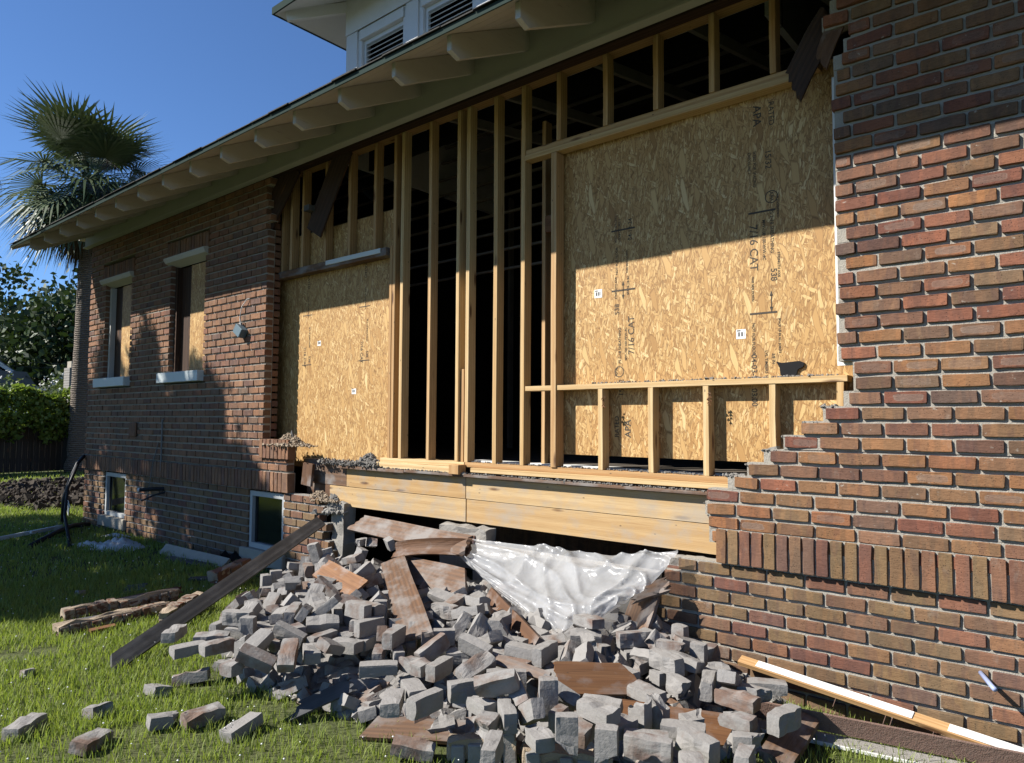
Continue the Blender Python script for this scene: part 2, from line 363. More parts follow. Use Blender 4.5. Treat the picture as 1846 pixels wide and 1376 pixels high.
def film_mat():
    M = NT('clear_plastic_sheet'); v = M.world()
    M.p(col=(.74, .745, .75), rough=.24, spec=.5)
    wv = M.n('VectorMath', {0: v, 1: M.n('VectorMath', {0: M.n('TexNoise', {'Vector': v, 'Scale': 4.0, 'Detail': 3.0}).outputs[1], 'Scale': .25}, operation='SCALE').outputs[0]}, operation='ADD').outputs[0]
    cr1 = M.n('TexVoronoi', {'Vector': M.mapped(wv, (5, 5, 8)), 'Scale': 1.0}, feature='DISTANCE_TO_EDGE').outputs[0]; cr2 = M.n('TexVoronoi', {'Vector': M.mapped(wv, (15, 13, 11)), 'Scale': 1.0}, feature='DISTANCE_TO_EDGE').outputs[0]
    M.p(normal=M.bump(M.math('ADD', cr1, M.math('MULTIPLY', cr2, .10)), .32, .05))
    tr = M.n('BsdfTransparent', {'Color': (.95, .95, .95)}); tl = M.n('BsdfTranslucent', {'Color': (.6, .6, .6)})
    a = M.n('MixShader', {0: .4, 1: M.b.outputs[0], 2: tl.outputs[0]})
    fr = M.ramp(M.noise(v, 6, 4), [(.3, .26), (.7, .54)])
    b = M.n('MixShader', {0: fr, 1: a.outputs[0], 2: tr.outputs[0]})
    M.t.links.new(b.outputs[0], M.t.nodes['Material Output'].inputs[0]); return M.m
m_film = film_mat()

# ------------------------------------------------------------------ ground
g = MB(); R_ = 900
gv = []; gf = []
g.v += [(-R_, -R_, 0), (R_, -R_, 0), (R_, R_, 0), (-R_, R_, 0)]; g.f.append((0, 1, 2, 3))
link('ground', g.mesh(), m_ground, kind='structure')

# ------------------------------------------------------------------ the house
house = thing('brick_house', 'brown brick house under renovation with torn-open side wall framed in new studs', 'house')

BLEN, BJ, CH, BH = 0.2036, 0.0150, 0.0834, 0.0632      # brick length, joint, course, brick height
MODL = BLEN + BJ
def brick_variant(L, H, D, seed):
    rs = random.Random(seed); c = .0045
    xs = [-L / 2, -L / 6, L / 6, L / 2]; zs = [-H / 2, H / 2]
    ring = [(-L / 2, -H / 2 + c), (-L / 2 + c, -H / 2)] + [(-L / 6, -H / 2), (L / 6, -H / 2)] + [(L / 2 - c, -H / 2), (L / 2, -H / 2 + c), (L / 2, H / 2 - c), (L / 2 - c, H / 2), (L / 6, H / 2), (-L / 6, H / 2), (-L / 2 + c, H / 2), (-L / 2, H / 2 - c)]
    if L < H:
        ring = [(-L / 2, -H / 2 + c), (-L / 2 + c, -H / 2), (L / 2 - c, -H / 2), (L / 2, -H / 2 + c), (L / 2, -H / 6), (L / 2, H / 6), (L / 2, H / 2 - c), (L / 2 - c, H / 2), (-L / 2 + c, H / 2), (-L / 2, H / 2 - c), (-L / 2, H / 6), (-L / 2, -H / 6)]
    j = lambda s: rs.uniform(-s, s)
    ring = [(x + j(.0022), z + j(.0020)) for x, z in ring]
    k = len(ring); V = []
    chip = rs.randrange(k)
    for i, (x, z) in enumerate(ring):
        ins = 1 - (.05 if i == chip else .022)
        V.append((x * (1 - .0022 / (L / 2)), j(.0014), z * (1 - .0024 / (H / 2)) - (0 if i != chip else .004 * (1 if z > 0 else -1))))
    V += [(x, .0028 + j(.0012), z) for x, z in ring]; V += [(x, D, z) for x, z in ring]
    F = [tuple(range(k))]
    for a in (0, k):
        F += [(a + i, a + k + i, a + k + (i + 1) % k, a + (i + 1) % k) for i in range(k)]
    me = mesh_from(V, F, 'brick')
    bm = bmesh.new(); bm.from_mesh(me); bmesh.ops.recalc_face_normals(bm, faces=bm.faces)
    # recalc on an open shell can flip: make the face look to -y
    fr = max(bm.faces, key=lambda f: f.calc_area() if abs(f.normal.y) > .9 else 0)
    if fr.normal.y > 0: bmesh.ops.reverse_faces(bm, faces=bm.faces)
    bm.to_mesh(me); bm.free(); return me
def variants(L, H, D, n, s0, mat):
    out = []
    for i in range(n):
        me = brick_variant(L, H, D, s0 + i); me.materials.append(mat); out.append(me)
    return out
VR = variants(BLEN, BH, .088, 9, 100, m_brick); VL = variants(BLEN, BH, .088, 6, 200, m_brickL); VB = variants(BLEN, BH, .088, 7, 250, m_brickB)
SR = variants(.0625, .2030, .088, 6, 300, m_brickB); SL = variants(.0625, .2030, .088, 5, 400, m_brickL)

def clip(intervals, holes):
    out = list(intervals)
    for h0, h1 in holes:
        nxt = []
        for a, b in out:
            if h1 <= a or h0 >= b: nxt.append((a, b)); continue
            if h0 > a: nxt.append((a, h0))
            if h1 < b: nxt.append((h1, b))
        out = nxt
    return out

U_ = random.uniform
class Wall:
    def __init__(s): s.single = []; s.mort = MB()
    def row(s, z, y, spans, off, L=BLEN, H=BH, j=BJ, course=CH, kindset='s', ragged=False, recess=.0150, edge_r=0):
        mod = L + j
        for a, b in spans:
            recess = U_(.013, .0205)
            s.mort.box((a + .012, y + recess, z - (course - H) / 2), (b - .008, y + .098, z + H + (course - H) / 2))
            k0 = math.floor((a - off) / mod) - 1; x = off + k0 * mod; row_ = []
            while x < b:
                x0, x1 = max(x + j / 2, a), min(x + mod - j / 2, b)
                if x1 - x0 > .004: row_.append([x0, x1])
                x += mod
            i = 0
            while i < len(row_):                       # slivers at the reveals join their neighbour
                if row_[i][1] - row_[i][0] < (.05 if L > H else L * .6) and len(row_) > 1:
                    if i > 0: row_[i - 1][1] = row_[i][1]
                    else: row_[1][0] = row_[0][0]
                    row_.pop(i); continue
                i += 1
            for x0, x1 in row_: s.single.append((x0, x1, z, y, H, L, kindset))

# right-hand wall ------------------------------------------------
Z_B = 1.6875                     # top of the course nearest eye level
wr = Wall(); wr_low = Wall()
left_edge = {1: -1.086, 0: -1.084}
stair = [(1.952, -1.160), (1.896, -1.086), (1.817, -1.084), (1.744, -1.138), (1.658, -1.248), (1.570, -1.356), (1.485, -1.471), (1.403, -1.590), (1.313, -1.692), (1.243, -1.812), (1.136, -1.939), (1.061, -1.960), (0.986, -1.937)]
XR_END = 2.2
for k in range(-9, 33):
    z = Z_B - BH + k * CH
    zc = z + BH / 2
    if z > 4.30: break
    if zc < 1.99:
        xl = min(stair, key=lambda q: abs(q[0] - zc))[1]
    elif zc < 3.66: xl = -1.155
    else: xl = [-1.15, -1.10, -1.06, -1.215, -1.17, -1.13, -1.18, -1.12][k % 8]
    off = (k % 2) * MODL / 2 + (.02 if k % 3 == 0 else 0) * 0 - 1.155
    off += random.uniform(-.008, .008)
    if zc < 1.99: off = xl + (MODL - BJ) - MODL + BJ / 2 - .0075 if k in (-2, -1, 0) and False else xl - BJ / 2 + (0 if (k % 2 == 0 or zc > 1.7) else 0)
    wr.row(z + random.uniform(-.0015, .0015), 0.0, [(xl, XR_END)], off, kindset='r')
SOLD_T, SOLD_B = 0.954, 0.745
wr.row(SOLD_B + .003, -.012, [(-1.872, XR_END)], -1.872 - .004, L=.0625, H=.203, j=.0115, course=.2085, kindset='rs')
z = SOLD_B - .012 - BH; k = 0
low_edge = [-2.14, -2.24, -2.30, -2.34, -2.42, -2.45, -2.5, -2.52, -2.55]
while z > -.12:
    wr_low.row(z + random.uniform(-.0015, .0015), .024, [(low_edge[min(k, 8)], XR_END)], -1.79 + (k % 2) * MODL / 2 + random.uniform(-.01, .01), kindset='b')
    z -= CH; k += 1

def emit(wall, name, meshes, smeshes, m_s, mortmat, nmax, label, zmort=None, vis=lambda q: True, stuffname='brick_coursing', loose=False):
    body = wall.mort.build(name, mortmat, house)
    body['label'] = label
    q = sorted(wall.single, key=lambda q: -q[0])
    vis_q = [s for s in q if vis(s)]; vis_q = vis_q[:nmax]; ids = set(map(id, vis_q))
    first = {}
    for s_ in q: first[round(s_[2], 3)] = min(first.get(round(s_[2], 3), 9), s_[0])
    sb = MB()
    for s_ in q:
        x0, x1, z, y, H, L, ks = s_
        lst = smeshes if L < H else meshes
        if id(s_) in ids:
            me = random.choice(lst)
            o = bpy.data.objects.new('soldier_brick' if L < H else 'brick', me); COL.objects.link(o); o.parent = body
            o.location = ((x0 + x1) / 2, y + random.uniform(-.002, .002), z + H / 2)
            o.scale = ((x1 - x0) / L, 1, 1); o.rotation_euler = (random.uniform(-.009, .009), random.uniform(-.007, .007), random.uniform(-.010, .010))
            if loose and L > H and x0 == first[round(z, 3)]:
                o.rotation_euler = (U_(-.05, .05), U_(-.035, .035), U_(-.09, .09)); sx_ = U_(.68, 1.0); o.scale.x *= sx_; o.location.x += (x1 - x0) * (1 - sx_) / 2; o.location.y += U_(-.012, .006)
        else:
            me = random.choice(lst); n = len(sb.v); sx = (x1 - x0) / L; dy = random.uniform(-.003, .003)
            sb.v += [(v.co.x * sx + (x0 + x1) / 2, v.co.y + y + dy, v.co.z + z + H / 2) for v in me.vertices]
            sb.f += [tuple(n + i for i in p.vertices) for p in me.polygons]
    if sb.v: link(stuffname, sb.mesh(stuffname, False), m_s, body, kind='stuff')
    return body
bw_r = emit(wr, 'brick_wall', VR, SR, m_brick_s, m_mortar, 330, 'sunlit brick wall stepped down at its broken edge', vis=lambda q: q[0] < .16, loose=True)
bw_rl = emit(wr_low, 'foundation_wall', VB, SR, m_brickB_s, m_mortar, 110, 'olive and red brick base wall below the soldier course', vis=lambda q: q[0] < .16)

# left-hand wall -------------------------------------------------
XL0, XL1 = -12.21, -7.075
WIN = [(-11.60, -10.66, 2.21, 3.72), (-9.43, -8.49, 2.21, 3.74)]
BWIN = [(-11.42, -10.66, .20, .82), (-7.36, -6.655, .20, .82)]
wlft = Wall(); wlft_low = Wall()
LS_T, LS_B = 1.052, .845
k = 0; z = LS_T + .015
while z < 4.30:
    holes = []
    for a, b, z0, z1 in WIN:
        if z + BH > z0 - .14 and z < z0: holes.append((a - .12, b + .03))
        elif z + BH > z0 and z < z1 + .19: holes.append((a, b) if z < z1 else (a - .12, b + .08))
    xe = XL1 + (-.0 if z < 3.72 else random.choice([.0, -.05, .02, .05]))
    if z + BH < 1.24: xe = -6.60
    wlft.row(z, 0, clip([(XL0, xe)], holes), XL0 + (k % 2) * MODL / 2, kindset='l'); z += CH; k += 1
for a, b, z0, z1 in WIN:
    wlft.row(z1 + .005, -.004, [(a - .11, b + .07)], a - .11, L=.0625, H=.18, j=.0115, course=.19, kindset='ls')
wlft.row(LS_B, -.02, [(XL0 - .02, -6.545)], XL0, L=.0625, H=.203, j=.0115, course=.2085, kindset='ls')
wlft.row(1.245, -.03, [(-7.10, -6.53)], -7.10, L=.0625, H=.098, j=.0115, course=.10, kindset='ls')
k = 0; z = LS_B - .015 - BH
ragged = [-6.03, -5.95, -6.02, -5.90, -5.96, -5.86, -5.80, -5.83, -5.72, -5.75, -5.7]
while z > -.12:
    holes = []
    for i, (a, b, z0, z1) in enumerate(BWIN):
        if z + BH > z0 and z < z1: holes.append((a, b))
        elif z + BH > z0 - .17 and z < z0: holes.append((a - .1, b + .06))
    wlft_low.row(z, .012, clip([(XL0, ragged[min(k, 10)])], holes), XL0 + (k % 2) * MODL / 2, kindset='b'); z -= CH; k += 1
bw_l = emit(wlft, 'brick_wall', VL, SL, m_brickL_s, m_mortar, 300, 'left brick wall with two tall boarded windows', stuffname='brick_coursing')
bw_ll = emit(wlft_low, 'foundation_wall', VB, SL, m_brickB_s, m_mortar_g, 200, 'left base wall with two small basement windows')

# return of the left wall at the torn opening, jamb
b = MB()
for i in range(38):
    z = LS_T + .2 + i * CH
    if z > 4.25: break
    b.box((XL1 - .09, .1, z), (XL1 - .004 + random.uniform(-.006, .006) - (.03 if z > 3.7 else 0), .17, z + BH))
b.build('return_bricks', m_brickL_s, house, kind='stuff')
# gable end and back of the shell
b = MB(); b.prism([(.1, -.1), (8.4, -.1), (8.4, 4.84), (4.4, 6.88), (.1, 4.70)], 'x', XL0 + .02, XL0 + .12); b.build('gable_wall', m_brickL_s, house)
b = MB(); b.prism([(.3, -.1), (8.3, -.1), (8.3, 4.82), (4.4, 6.85), (.3, 4.76)], 'x', XL0 + .13, XL0 + .16); b.build('added_dark_liner', m_inside, house)  # dark sheet added inside the gable so the interior reads dark
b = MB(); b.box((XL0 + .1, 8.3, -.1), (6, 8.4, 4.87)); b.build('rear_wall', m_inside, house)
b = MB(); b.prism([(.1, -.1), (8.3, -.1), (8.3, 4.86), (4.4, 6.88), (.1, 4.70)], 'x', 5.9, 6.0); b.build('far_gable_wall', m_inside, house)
b = MB(); b.box((2.2, 0, -.1), (5.9, .1, 4.3)); b.build('wall_section', m_brickL_s, house)

# windows on the left wall
for i, (a, b_, z0, z1) in enumerate(WIN):
    w = thing('boarded_window', '', ''); w.parent = house; del w['label'], w['category']
    s = MB().box((a - .14, -.085, z0 - .135), (b_ + .04, .10, z0 - .004)); o = s.build('sill', m_sill, w); bevelled(o.data, .006)
    h = MB().prism([(-.06, z1 - .03), (-.035, z1 - .075), (-.005, z1 - .085), (.10, z1 - .125), (.10, z1 - .002), (-.02, z1 - .002), (-.06, z1 - .012)], 'x', a - .10, b_ + .06); h.build('head_moulding', m_paint, w)
    MB().box((a + .012, .06, z0), (a + .07, .20, z1 - .13)).build('jamb', m_paint if i == 0 else m_charred, w)
    MB().box((b_ - .05, .06, z0), (b_ - .004, .20, z1 - .13)).build('jamb', m_charred, w)
    MB().box((a + .07, .13, z0), (b_ - .05, .15, z1 - .13)).build('shadow_board', m_charred, w)
    MB().box((a + .36, .108, z0 + .005), (b_ - .052, .122, z1 - .135)).build('strand_board', m_osb, w)
for i, (a, b_, z0, z1) in enumerate(BWIN):
    w = thing('basement_window', '', ''); w.parent = house; del w['label'], w['category']
    s = MB().box((a - .10, -.03, z0 - .16), (b_ + .06, .10, z0 - .004)); o = s.build('sill', m_conc, w); bevelled(o.data, .008)
    f = .055
    MB().box((a + .005, .03, z0), (a + f, .09, z1)).build('frame', m_alu, w); MB().box((b_ - f, .03, z0), (b_ - .005, .09, z1)).build('frame', m_alu, w)
    MB().box((a + f, .03, z0), (b_ - f, .09, z0 + f)).build('frame', m_alu, w); MB().box((a + f, .03, z1 - f), (b_ - f, .09, z1)).build('frame', m_alu, w)
    MB().box((a + f, .07, z0 + f), (b_ - f, .078, z1 - f)).build('pane', m_glass, w)
    MB().box((a + f + .03, .062, z0 + f), (a + f + .055, .0695, z1 - f)).build('sash_bar', m_black, w)

# ------------------------------------------------------------------ framing of the opening
SY0, SY1, OY = .18, .268, .272          # stud front, stud back, strand board front
PL = 1.254                              # top of bottom plate
TOP = 4.345
def stud(x, z0, z1, w=.038, mat=m_pine, y0=SY0, y1=SY1, name='stud', lean=0):
    return lumber(name, (x + w / 2, (y0 + y1) / 2, z0), (x + w / 2 + lean, (y0 + y1) / 2 + random.uniform(-.004, .004), z1), y1 - y0, w, mat, house, (0, 1, 0), bow=random.uniform(-.004, .004))
full = [(-5.165, .038), (-5.05, .04), (-4.675, .038), (-4.315, .038), (-4.200, .040), (-3.885, .042), (-3.590, .040)]
for x, w_ in full: stud(x, PL, TOP, w_, random.choice([m_pine, m_pine_pale]))
stud(-5.205, PL - .05, 3.27, .036, m_pine)
stud(-4.262, PL, 2.05, .03, m_pine, y0=.20)                        # short scab beside the doubled stud
lumber('trimmer_stud', (-3.25, .22, PL), (-3.25, .22, 3.70), .105, .05, m_pine, house)
for x in (-2.852, -2.440, -2.036): stud(x, PL, 1.842, .040, m_pine_pale, name='cripple_stud')
stud(-1.600, 1.45, 1.842, .040, m_pine_pale, name='cripple_stud')
stud(-1.205, 1.60, 1.842, .040, m_pine_pale, name='cripple_stud')
for x in (-3.235, -2.806, -2.389, -1.973, -1.565): stud(x, 3.795, TOP, .040, m_pine, name='cripple_stud')
for x in (-7.09, -6.92, -6.70, -6.28, -5.88, -5.465): stud(x, 3.262, TOP, .042, m_pine, name='cripple_stud')
MB().box((-1.178, .102, 1.93), (-1.10, .125, 3.62)).build('jamb_strip', m_trimwhite, house)
# plates, headers, sills
def hboard(name, x0, x1, z0, z1, y0, y1, mat):
    return lumber(name, (x0, (y0 + y1) / 2, (z0 + z1) / 2), (x1, (y0 + y1) / 2, (z0 + z1) / 2), y1 - y0, z1 - z0, mat, house, (0, 1, 0))
hboard('bottom_plate', -5.30, -4.195, PL - .040, PL, SY0 - .005, SY1 + .05, m_pine_pale)
hboard('bottom_plate', -4.192, -1.30, PL - .040, PL, SY0, SY1, m_pine)
hboard('ledger', -5.38, -4.30, PL - .095, PL - .0405, SY0 - .03, SY1, m_pine_pale)
hboard('ledger', -4.10, -1.45, PL - .078, PL - .0405, SY0 - .028, SY1, m_pine_pale)
o = MB().box((-4.29, .085, 1.155), (-4.175, .18, 1.235)).build('block', m_pine, house); bevelled(o.data, .003)
hboard('subfloor_edge', -5.9, -4.9, PL - .125, PL - .096, SY0 - .06, SY1, m_old_dusty)
hboard('subfloor_edge', -4.895, -1.40, PL - .118, PL - .0965, SY0 - .062, SY1, m_old_dusty)
hboard('rough_sill', -3.535, -1.145, 1.842, 1.880, SY0 - .003, SY1 + .01, m_pine_pale)
hboard('header', -3.55, -1.40, 3.708, 3.748, SY0 - .004, SY1, m_pine_pale)
hboard('header', -3.55, -1.28, 3.7485, 3.796, SY0 + .012, SY1, m_pine)
hboard('header', -7.12, -5.24, 3.185, 3.262, SY0 - .02, SY1, m_old_dusty)
o = hboard('metal_strip', -6.20, -5.32, 3.215, 3.262, SY0 - .032, SY0 - .0205, m_sill)
hboard('top_plate', -7.1, 2.0, TOP, TOP + .038, SY0, SY1 + .03, m_pine)
hboard('top_plate', -7.1, 2.0, TOP + .0385, TOP + .076, SY0 - .02, SY1 + .03, m_charred)
hboard('dark_beam', -7.1, -1.1, TOP - .03, TOP + .075, .045, .145, m_charred)
# rim boards under the plate
hboard('rim_board', -5.815, -4.180, .948, 1.128, SY0, SY0 + .05, m_beam)
hboard('rim_board', -4.172, -1.30, .948, 1.128, SY0 - .002, SY0 + .05, m_beam)
hboard('rim_board', -6.085, -4.172, .755, .944, SY0 - .003, SY0 + .05, m_beam)
hboard('rim_board', -4.164, -1.30, .755, .944, SY0 - .001, SY0 + .05, m_beam)
hboard('rim_board', -6.55, -5.82, .95, 1.20, SY0 + .003, SY0 + .05, m_old_dusty)
hboard('rim_board', -6.50, -6.09, .76, .946, SY0 + .006, SY0 + .05, m_old)
lumber('broken_board', (-6.36, .09, .93), (-6.34, .10, 1.16), .03, .17, m_old, house, (0, 1, 0))
# hanging remnants of old boards
def hang(a, b_, w, mat, y, parent=house):
    p0 = W(*a, Y=y); p1 = W(*b_, Y=y + .03)
    return lumber('hanging_board', p0, p1, .022, w, mat, parent, (0, 1, .05))
hang((566, 420), (622, 268), .27, m_charred, .10); hang((478, 410), (530, 300), .30, m_charred, .07)
o = MB().box((-6.42, .02, 3.80), (-6.33, .10, 3.86)).build('roof_flashing_scrap', m_greywood, house)

# strand-board panels
def panel(x0, x1, z0, z1, y, label):
    me = MB().box((0, 0, 0), (x1 - x0, .011, z1 - z0)).mesh('strand_board')
    o = link('strand_board', me, m_osb, house, (x0, y, z0)); o['label'] = label; return o
pA = panel(-7.30, -5.215, 1.10, 3.66, OY + .002, 'strand board sheet left of the open studs')
pB = panel(-3.285, -2.300, 1.352, 3.800, OY + .014, 'left strand board sheet behind the window frame')
pC = panel(-2.298, -1.00, 1.352, 3.815, OY, 'right strand board sheet beside the brick edge')
def decal_text(txt, size, px, z, parent, down=True, y=None, bold=0.0):
    bold = max(bold * .3, .0004)
    cu = bpy.data.curves.new('print', 'FONT'); cu.body = txt; cu.size = size; cu.align_x = 'LEFT'; cu.offset = bold
    tmp = bpy.data.objects.new('tmp_text', cu); COL.objects.link(tmp); bpy.context.view_layer.update()
    me = bpy.data.meshes.new_from_object(tmp.evaluated_get(bpy.context.evaluated_depsgraph_get()))
    bpy.data.objects.remove(tmp); bpy.data.curves.remove(cu)
    a = -math.pi / 2 if down else math.pi / 2
    R = Matrix.Rotation(math.pi / 2, 4, 'X') @ Matrix.Rotation(a, 4, 'Z')
    me.transform(R); me.materials.clear(); me.materials.append(m_ink)
    o = bpy.data.objects.new('printed_mark', me); COL.objects.link(o); o.parent = parent
    L = parent.location; o.location = (px - L.x, -.0012, z - L.z); return o
def stamp_bar(x0, x1, z0, z1, parent):
    L = parent.location
    return MB().box((x0 - L.x, -.0014, z0 - L.z), (x1 - L.x, -.0004, z1 - L.z)).build('printed_bar', m_ink, parent)
def arrow(x, z0, z1, parent):
    L = parent.location; m = MB()
    for pts in ([(x - .003, z0 + .03), (x + .003, z0 + .03), (x + .003, z1 - .03), (x - .003, z1 - .03)], [(x - .011, z0 + .035), (x, z0), (x + .011, z0 + .035)], [(x - .011, z1 - .035), (x + .011, z1 - .035), (x, z1)]):
        m.prism([(p[0] - L.x, p[1] - L.z) for p in pts], 'y', -.0014, -.0004)
    return m.build('printed_arrow', m_ink, parent)
def ring(x, z, r, parent):
    L = parent.location; m = MB(); n = 28
    for i in range(n):
        a0, a1 = 2 * math.pi * i / n, 2 * math.pi * (i + 1) / n
        q = [(x - L.x + rr * math.cos(a), -.001, z - L.z + rr * math.sin(a)) for rr, a in ((r, a0), (r, a1), (r * .86, a1), (r * .86, a0))]
        k = len(m.v); m.v += q; m.f.append((k, k + 1, k + 2, k + 3))
    return link('printed_ring', m.mesh('printed_ring', False), m_ink, parent)
def stamp_column(par, x, ztop, s, down):
    """the grade stamp: one tall column of print; s = +1 reads downwards"""
    def T(t, size, dx, dz, bold=0.0):
        decal_text(t, size, x + s * dx, ztop - dz, par, down, bold=bold)
    T('APA', .075, -.055, .00, .003); T('RATED', .05, .045, .00, .0015)
    T('SIZED FOR SPACING', .026, -.06, .30); T('EXPOSURE 1', .026, -.095, .30); T('15/32', .055, .02, .31, .001)
    ring(x + s * .055, ztop - .62, .042, par); T('APA', .036, .043, .585, .001)
    T('THE ENGINEERED', .02, .088, .60)
    T('7/16 CAT', .075, -.088, .78, .001); T('PS 2-18 SHEATHING', .032, .045, .70); T('MW-100 100-WW-4C', .028, -.005, .76)
    T('538', .055, .045, 1.08, .001); T('STRENGTH AXIS', .022, .088, .98)
    T('THIS SIDE DOWN', .02, -.08, 1.12)
    arrow(x + s * .045, ztop - 1.36, ztop - 1.22, par)
    T('SPACE 1/8 IN ALL JOINTS', .02, .088, 1.40); T('NOT FOR FLOOR', .026, -.08, 1.42)
    T('04-03-24  03:00', .052, -.088, 1.62); T('LVL TIMBERS 1/8', .026, .00, 1.60); T('U', .055, .04, 1.86, .001); T('3/8 IN', .026, .045, 1.62)
# the sheet right of the seam reads downwards; the left sheet and the far one are hung the other way up
stamp_column(pC, -1.655, 3.66, 1, True)
for z in (2.955, 2.30): stamp_bar(-1.75, -1.575, z - .006, z + .006, pC)
def stamp_up(par, x, zb):
    def T(t, size, dx, dz, bold=0.0): decal_text(t, size, x - dx, zb + dz, par, False, bold=bold)
    T('APA', .07, -.06, .12, .003); T('RATED', .05, .04, .12, .0015); T('15/32', .055, .0, .42, .001)
    ring(x - .035, zb + .60, .040, par); T('APA', .034, .048, .565, .001)
    T('PS 2-18 SHEATHING', .03, .02, .66); T('7/16 CAT', .07, -.09, .72, .001); T('MW-100 100-WW-4C', .026, -.03, .68)
    T('538', .055, .035, 1.02, .001); arrow(x, zb + 1.13, zb + 1.27, par); T('STRENGTH AXIS', .022, .055, 1.14); T('SPACE 1/8 IN', .024, -.05, 1.16)
    T('NOT FOR FLOOR', .026, .045, 1.32); T('THIS SIDE DOWN', .022, -.04, 1.32)
    T('EXPOSURE 1', .028, .02, 1.58); T('SIZED FOR SPACING', .022, .055, 1.56); T('04-12-24', .045, -.075, 1.56)
stamp_up(pB, -2.70, 1.37)
for z in (2.57, 3.02): stamp_bar(-2.80, -2.60, z - .006, z + .006, pB)
for xx in (-5.70, -6.69):
    for t, size, dx, zz in (('PS 2-18 SHEATHING', .026, .04, 2.62), ('7/16 CAT', .055, -.05, 2.40), ('APA RATED', .05, .0, 3.30), ('SPACE 1/8 IN ALL JOINTS', .02, .01, 2.95), ('538', .045, .04, 2.30)):
        decal_text(txt=t, size=size, px=xx + dx, z=zz, parent=pA, down=True)
    stamp_bar(xx - .08, xx + .09, 2.20, 2.209, pA); stamp_bar(xx - .08, xx + .09, 2.745, 2.753, pA)
for par, x, z, w, h in ((pB, -2.95, 2.535, .068, .064), (pC, -1.842, 2.145, .064, .062), (pA, -6.49, 2.40, .06, .055), (pA, -5.88, 1.87, .07, .055)):
    L = par.location
    s = MB().box((x - L.x, -.0016, z - L.z), (x - L.x + w, -.0002, z - L.z + h)).build('paper_sticker', m_label, par)
    s2 = MB()
    for i in range(9):
        if i % 4 != 3: s2.box((x - L.x + .012 + i * .005, -.0026, z - L.z + .016), (x - L.x + .0145 + i * .005 + (i % 2) * .001, -.0017, z - L.z + .044))
    s2.box((x - L.x + .006, -.0026, z - L.z + .05), (x - L.x + .03, -.0017, z - L.z + .057)); s2.build('sticker_barcode', m_ink, par, kind='stuff')
pts = [(-1.58, 1.985), (-1.545, 1.975), (-1.50, 1.978), (-1.44, 1.982), (-1.41, 1.968), (-1.418, 1.945), (-1.45, 1.93), (-1.46, 1.895), (-1.52, 1.882), (-1.555, 1.90), (-1.56, 1.945)]
MB().prism(pts, 'y', OY - .016, OY - .002).build('board_hole_patch', m_black, house)  # hole in the strand board, its darkness given by a black patch
# tears of wrap hanging at the cripple studs
for x, zz in ((-2.80, 1.78), (-1.985, 1.79)):
    q = MB(); 
    for i in range(7):
        c = Vector((x + random.uniform(-.012, .012), SY0 - .012 + random.uniform(-.008, .008), zz - i * .012)); r = random.uniform(.006, .013)
        q.tube([c - Vector((r, 0, .004)), c + Vector((0, 0, r * .6)), c + Vector((r, 0, -.004))], [r * .4, r * .8, r * .3], 5)
    q.build('foam_tuft', m_old_org, house, kind='stuff')

# mortar crumbs on ledges (too many to count)
def crumbs(name, mat, n, fn, r0=.004, r1=.016, parent=house):
    V = []; F = []
    base = [(1, 0, 0), (-1, 0, 0), (0, 1, 0), (0, -1, 0), (0, 0, 1), (0, 0, -1)]
    tri = [(0, 2, 4), (2, 1, 4), (1, 3, 4), (3, 0, 4), (2, 0, 5), (1, 2, 5), (3, 1, 5), (0, 3, 5)]
    for i in range(n):
        c = Vector(fn()); r = random.uniform(r0, r1) * (1 if random.random() < .9 else 1.8); k = len(V)
        R = Matrix.Rotation(random.uniform(0, 6.28), 3, Vector((random.random(), random.random(), random.random())).normalized())
        for p in base: V.append(tuple(c + R @ Vector((p[0] * r * random.uniform(.5, 1.2), p[1] * r * random.uniform(.5, 1.2), p[2] * r * random.uniform(.5, 1.1)))))
        F += [tuple(k + j for j in t) for t in tri]
    return link(name, mesh_from(V, F, name), mat, parent, kind='stuff')
U = random.uniform
crumbs('mortar_crumbs', m_dust, 700, lambda: (U(-5.3, -1.4), U(SY0 - .06, SY0 - .005), PL - .094 + U(0, .006)), .003, .012)
crumbs('mortar_crumbs', m_dust, 500, lambda: (U(-4.2, -1.4), U(SY0 + .01, SY1 - .01), PL + .003 + U(0, .004)), .003, .011)
crumbs('mortar_crumbs', m_dust, 260, lambda: (U(-2.9, -1.2), U(SY0, SY1), 1.882 + U(0, .008)), .003, .014)
crumbs('mortar_crumbs', m_dust, 900, lambda: (U(-6.2, -5.25), U(.10, .24), PL - .09 + abs(random.gauss(0, .018))), .004, .02)
def heap(cx, cy, cz, sx, sy, h):
    def f():
        a = random.gauss(0, .45); b = random.gauss(0, .45); return (cx + sx * a, cy + sy * b, cz + h * U(.2, 1) * math.exp(-(a * a + b * b) * 2.2))
    return f
crumbs('mortar_heap', m_tan_crumbs, 1500, heap(-6.62, .05, 1.335, .30, .10, .13), .005, .019)
crumbs('mortar_heap', m_dust, 500, heap(-5.45, .17, PL - .06, .16, .05, .10), .005, .022)
crumbs('mortar_heap', m_tan_crumbs, 700, heap(-6.08, .06, .80, .24, .06, .10), .004, .02)
crumbs('mortar_heap', m_mortar_g, 900, heap(-5.90, .10, .70, .12, .07, .16), .006, .03)
def step_spot():
    zc, xl = random.choice(stair[4:]); return (xl + U(.0, .10), U(.01, .09), zc + BH / 2 + .002 + U(0, .006))
crumbs('mortar_crumbs', m_dust, 500, step_spot, .003, .012)
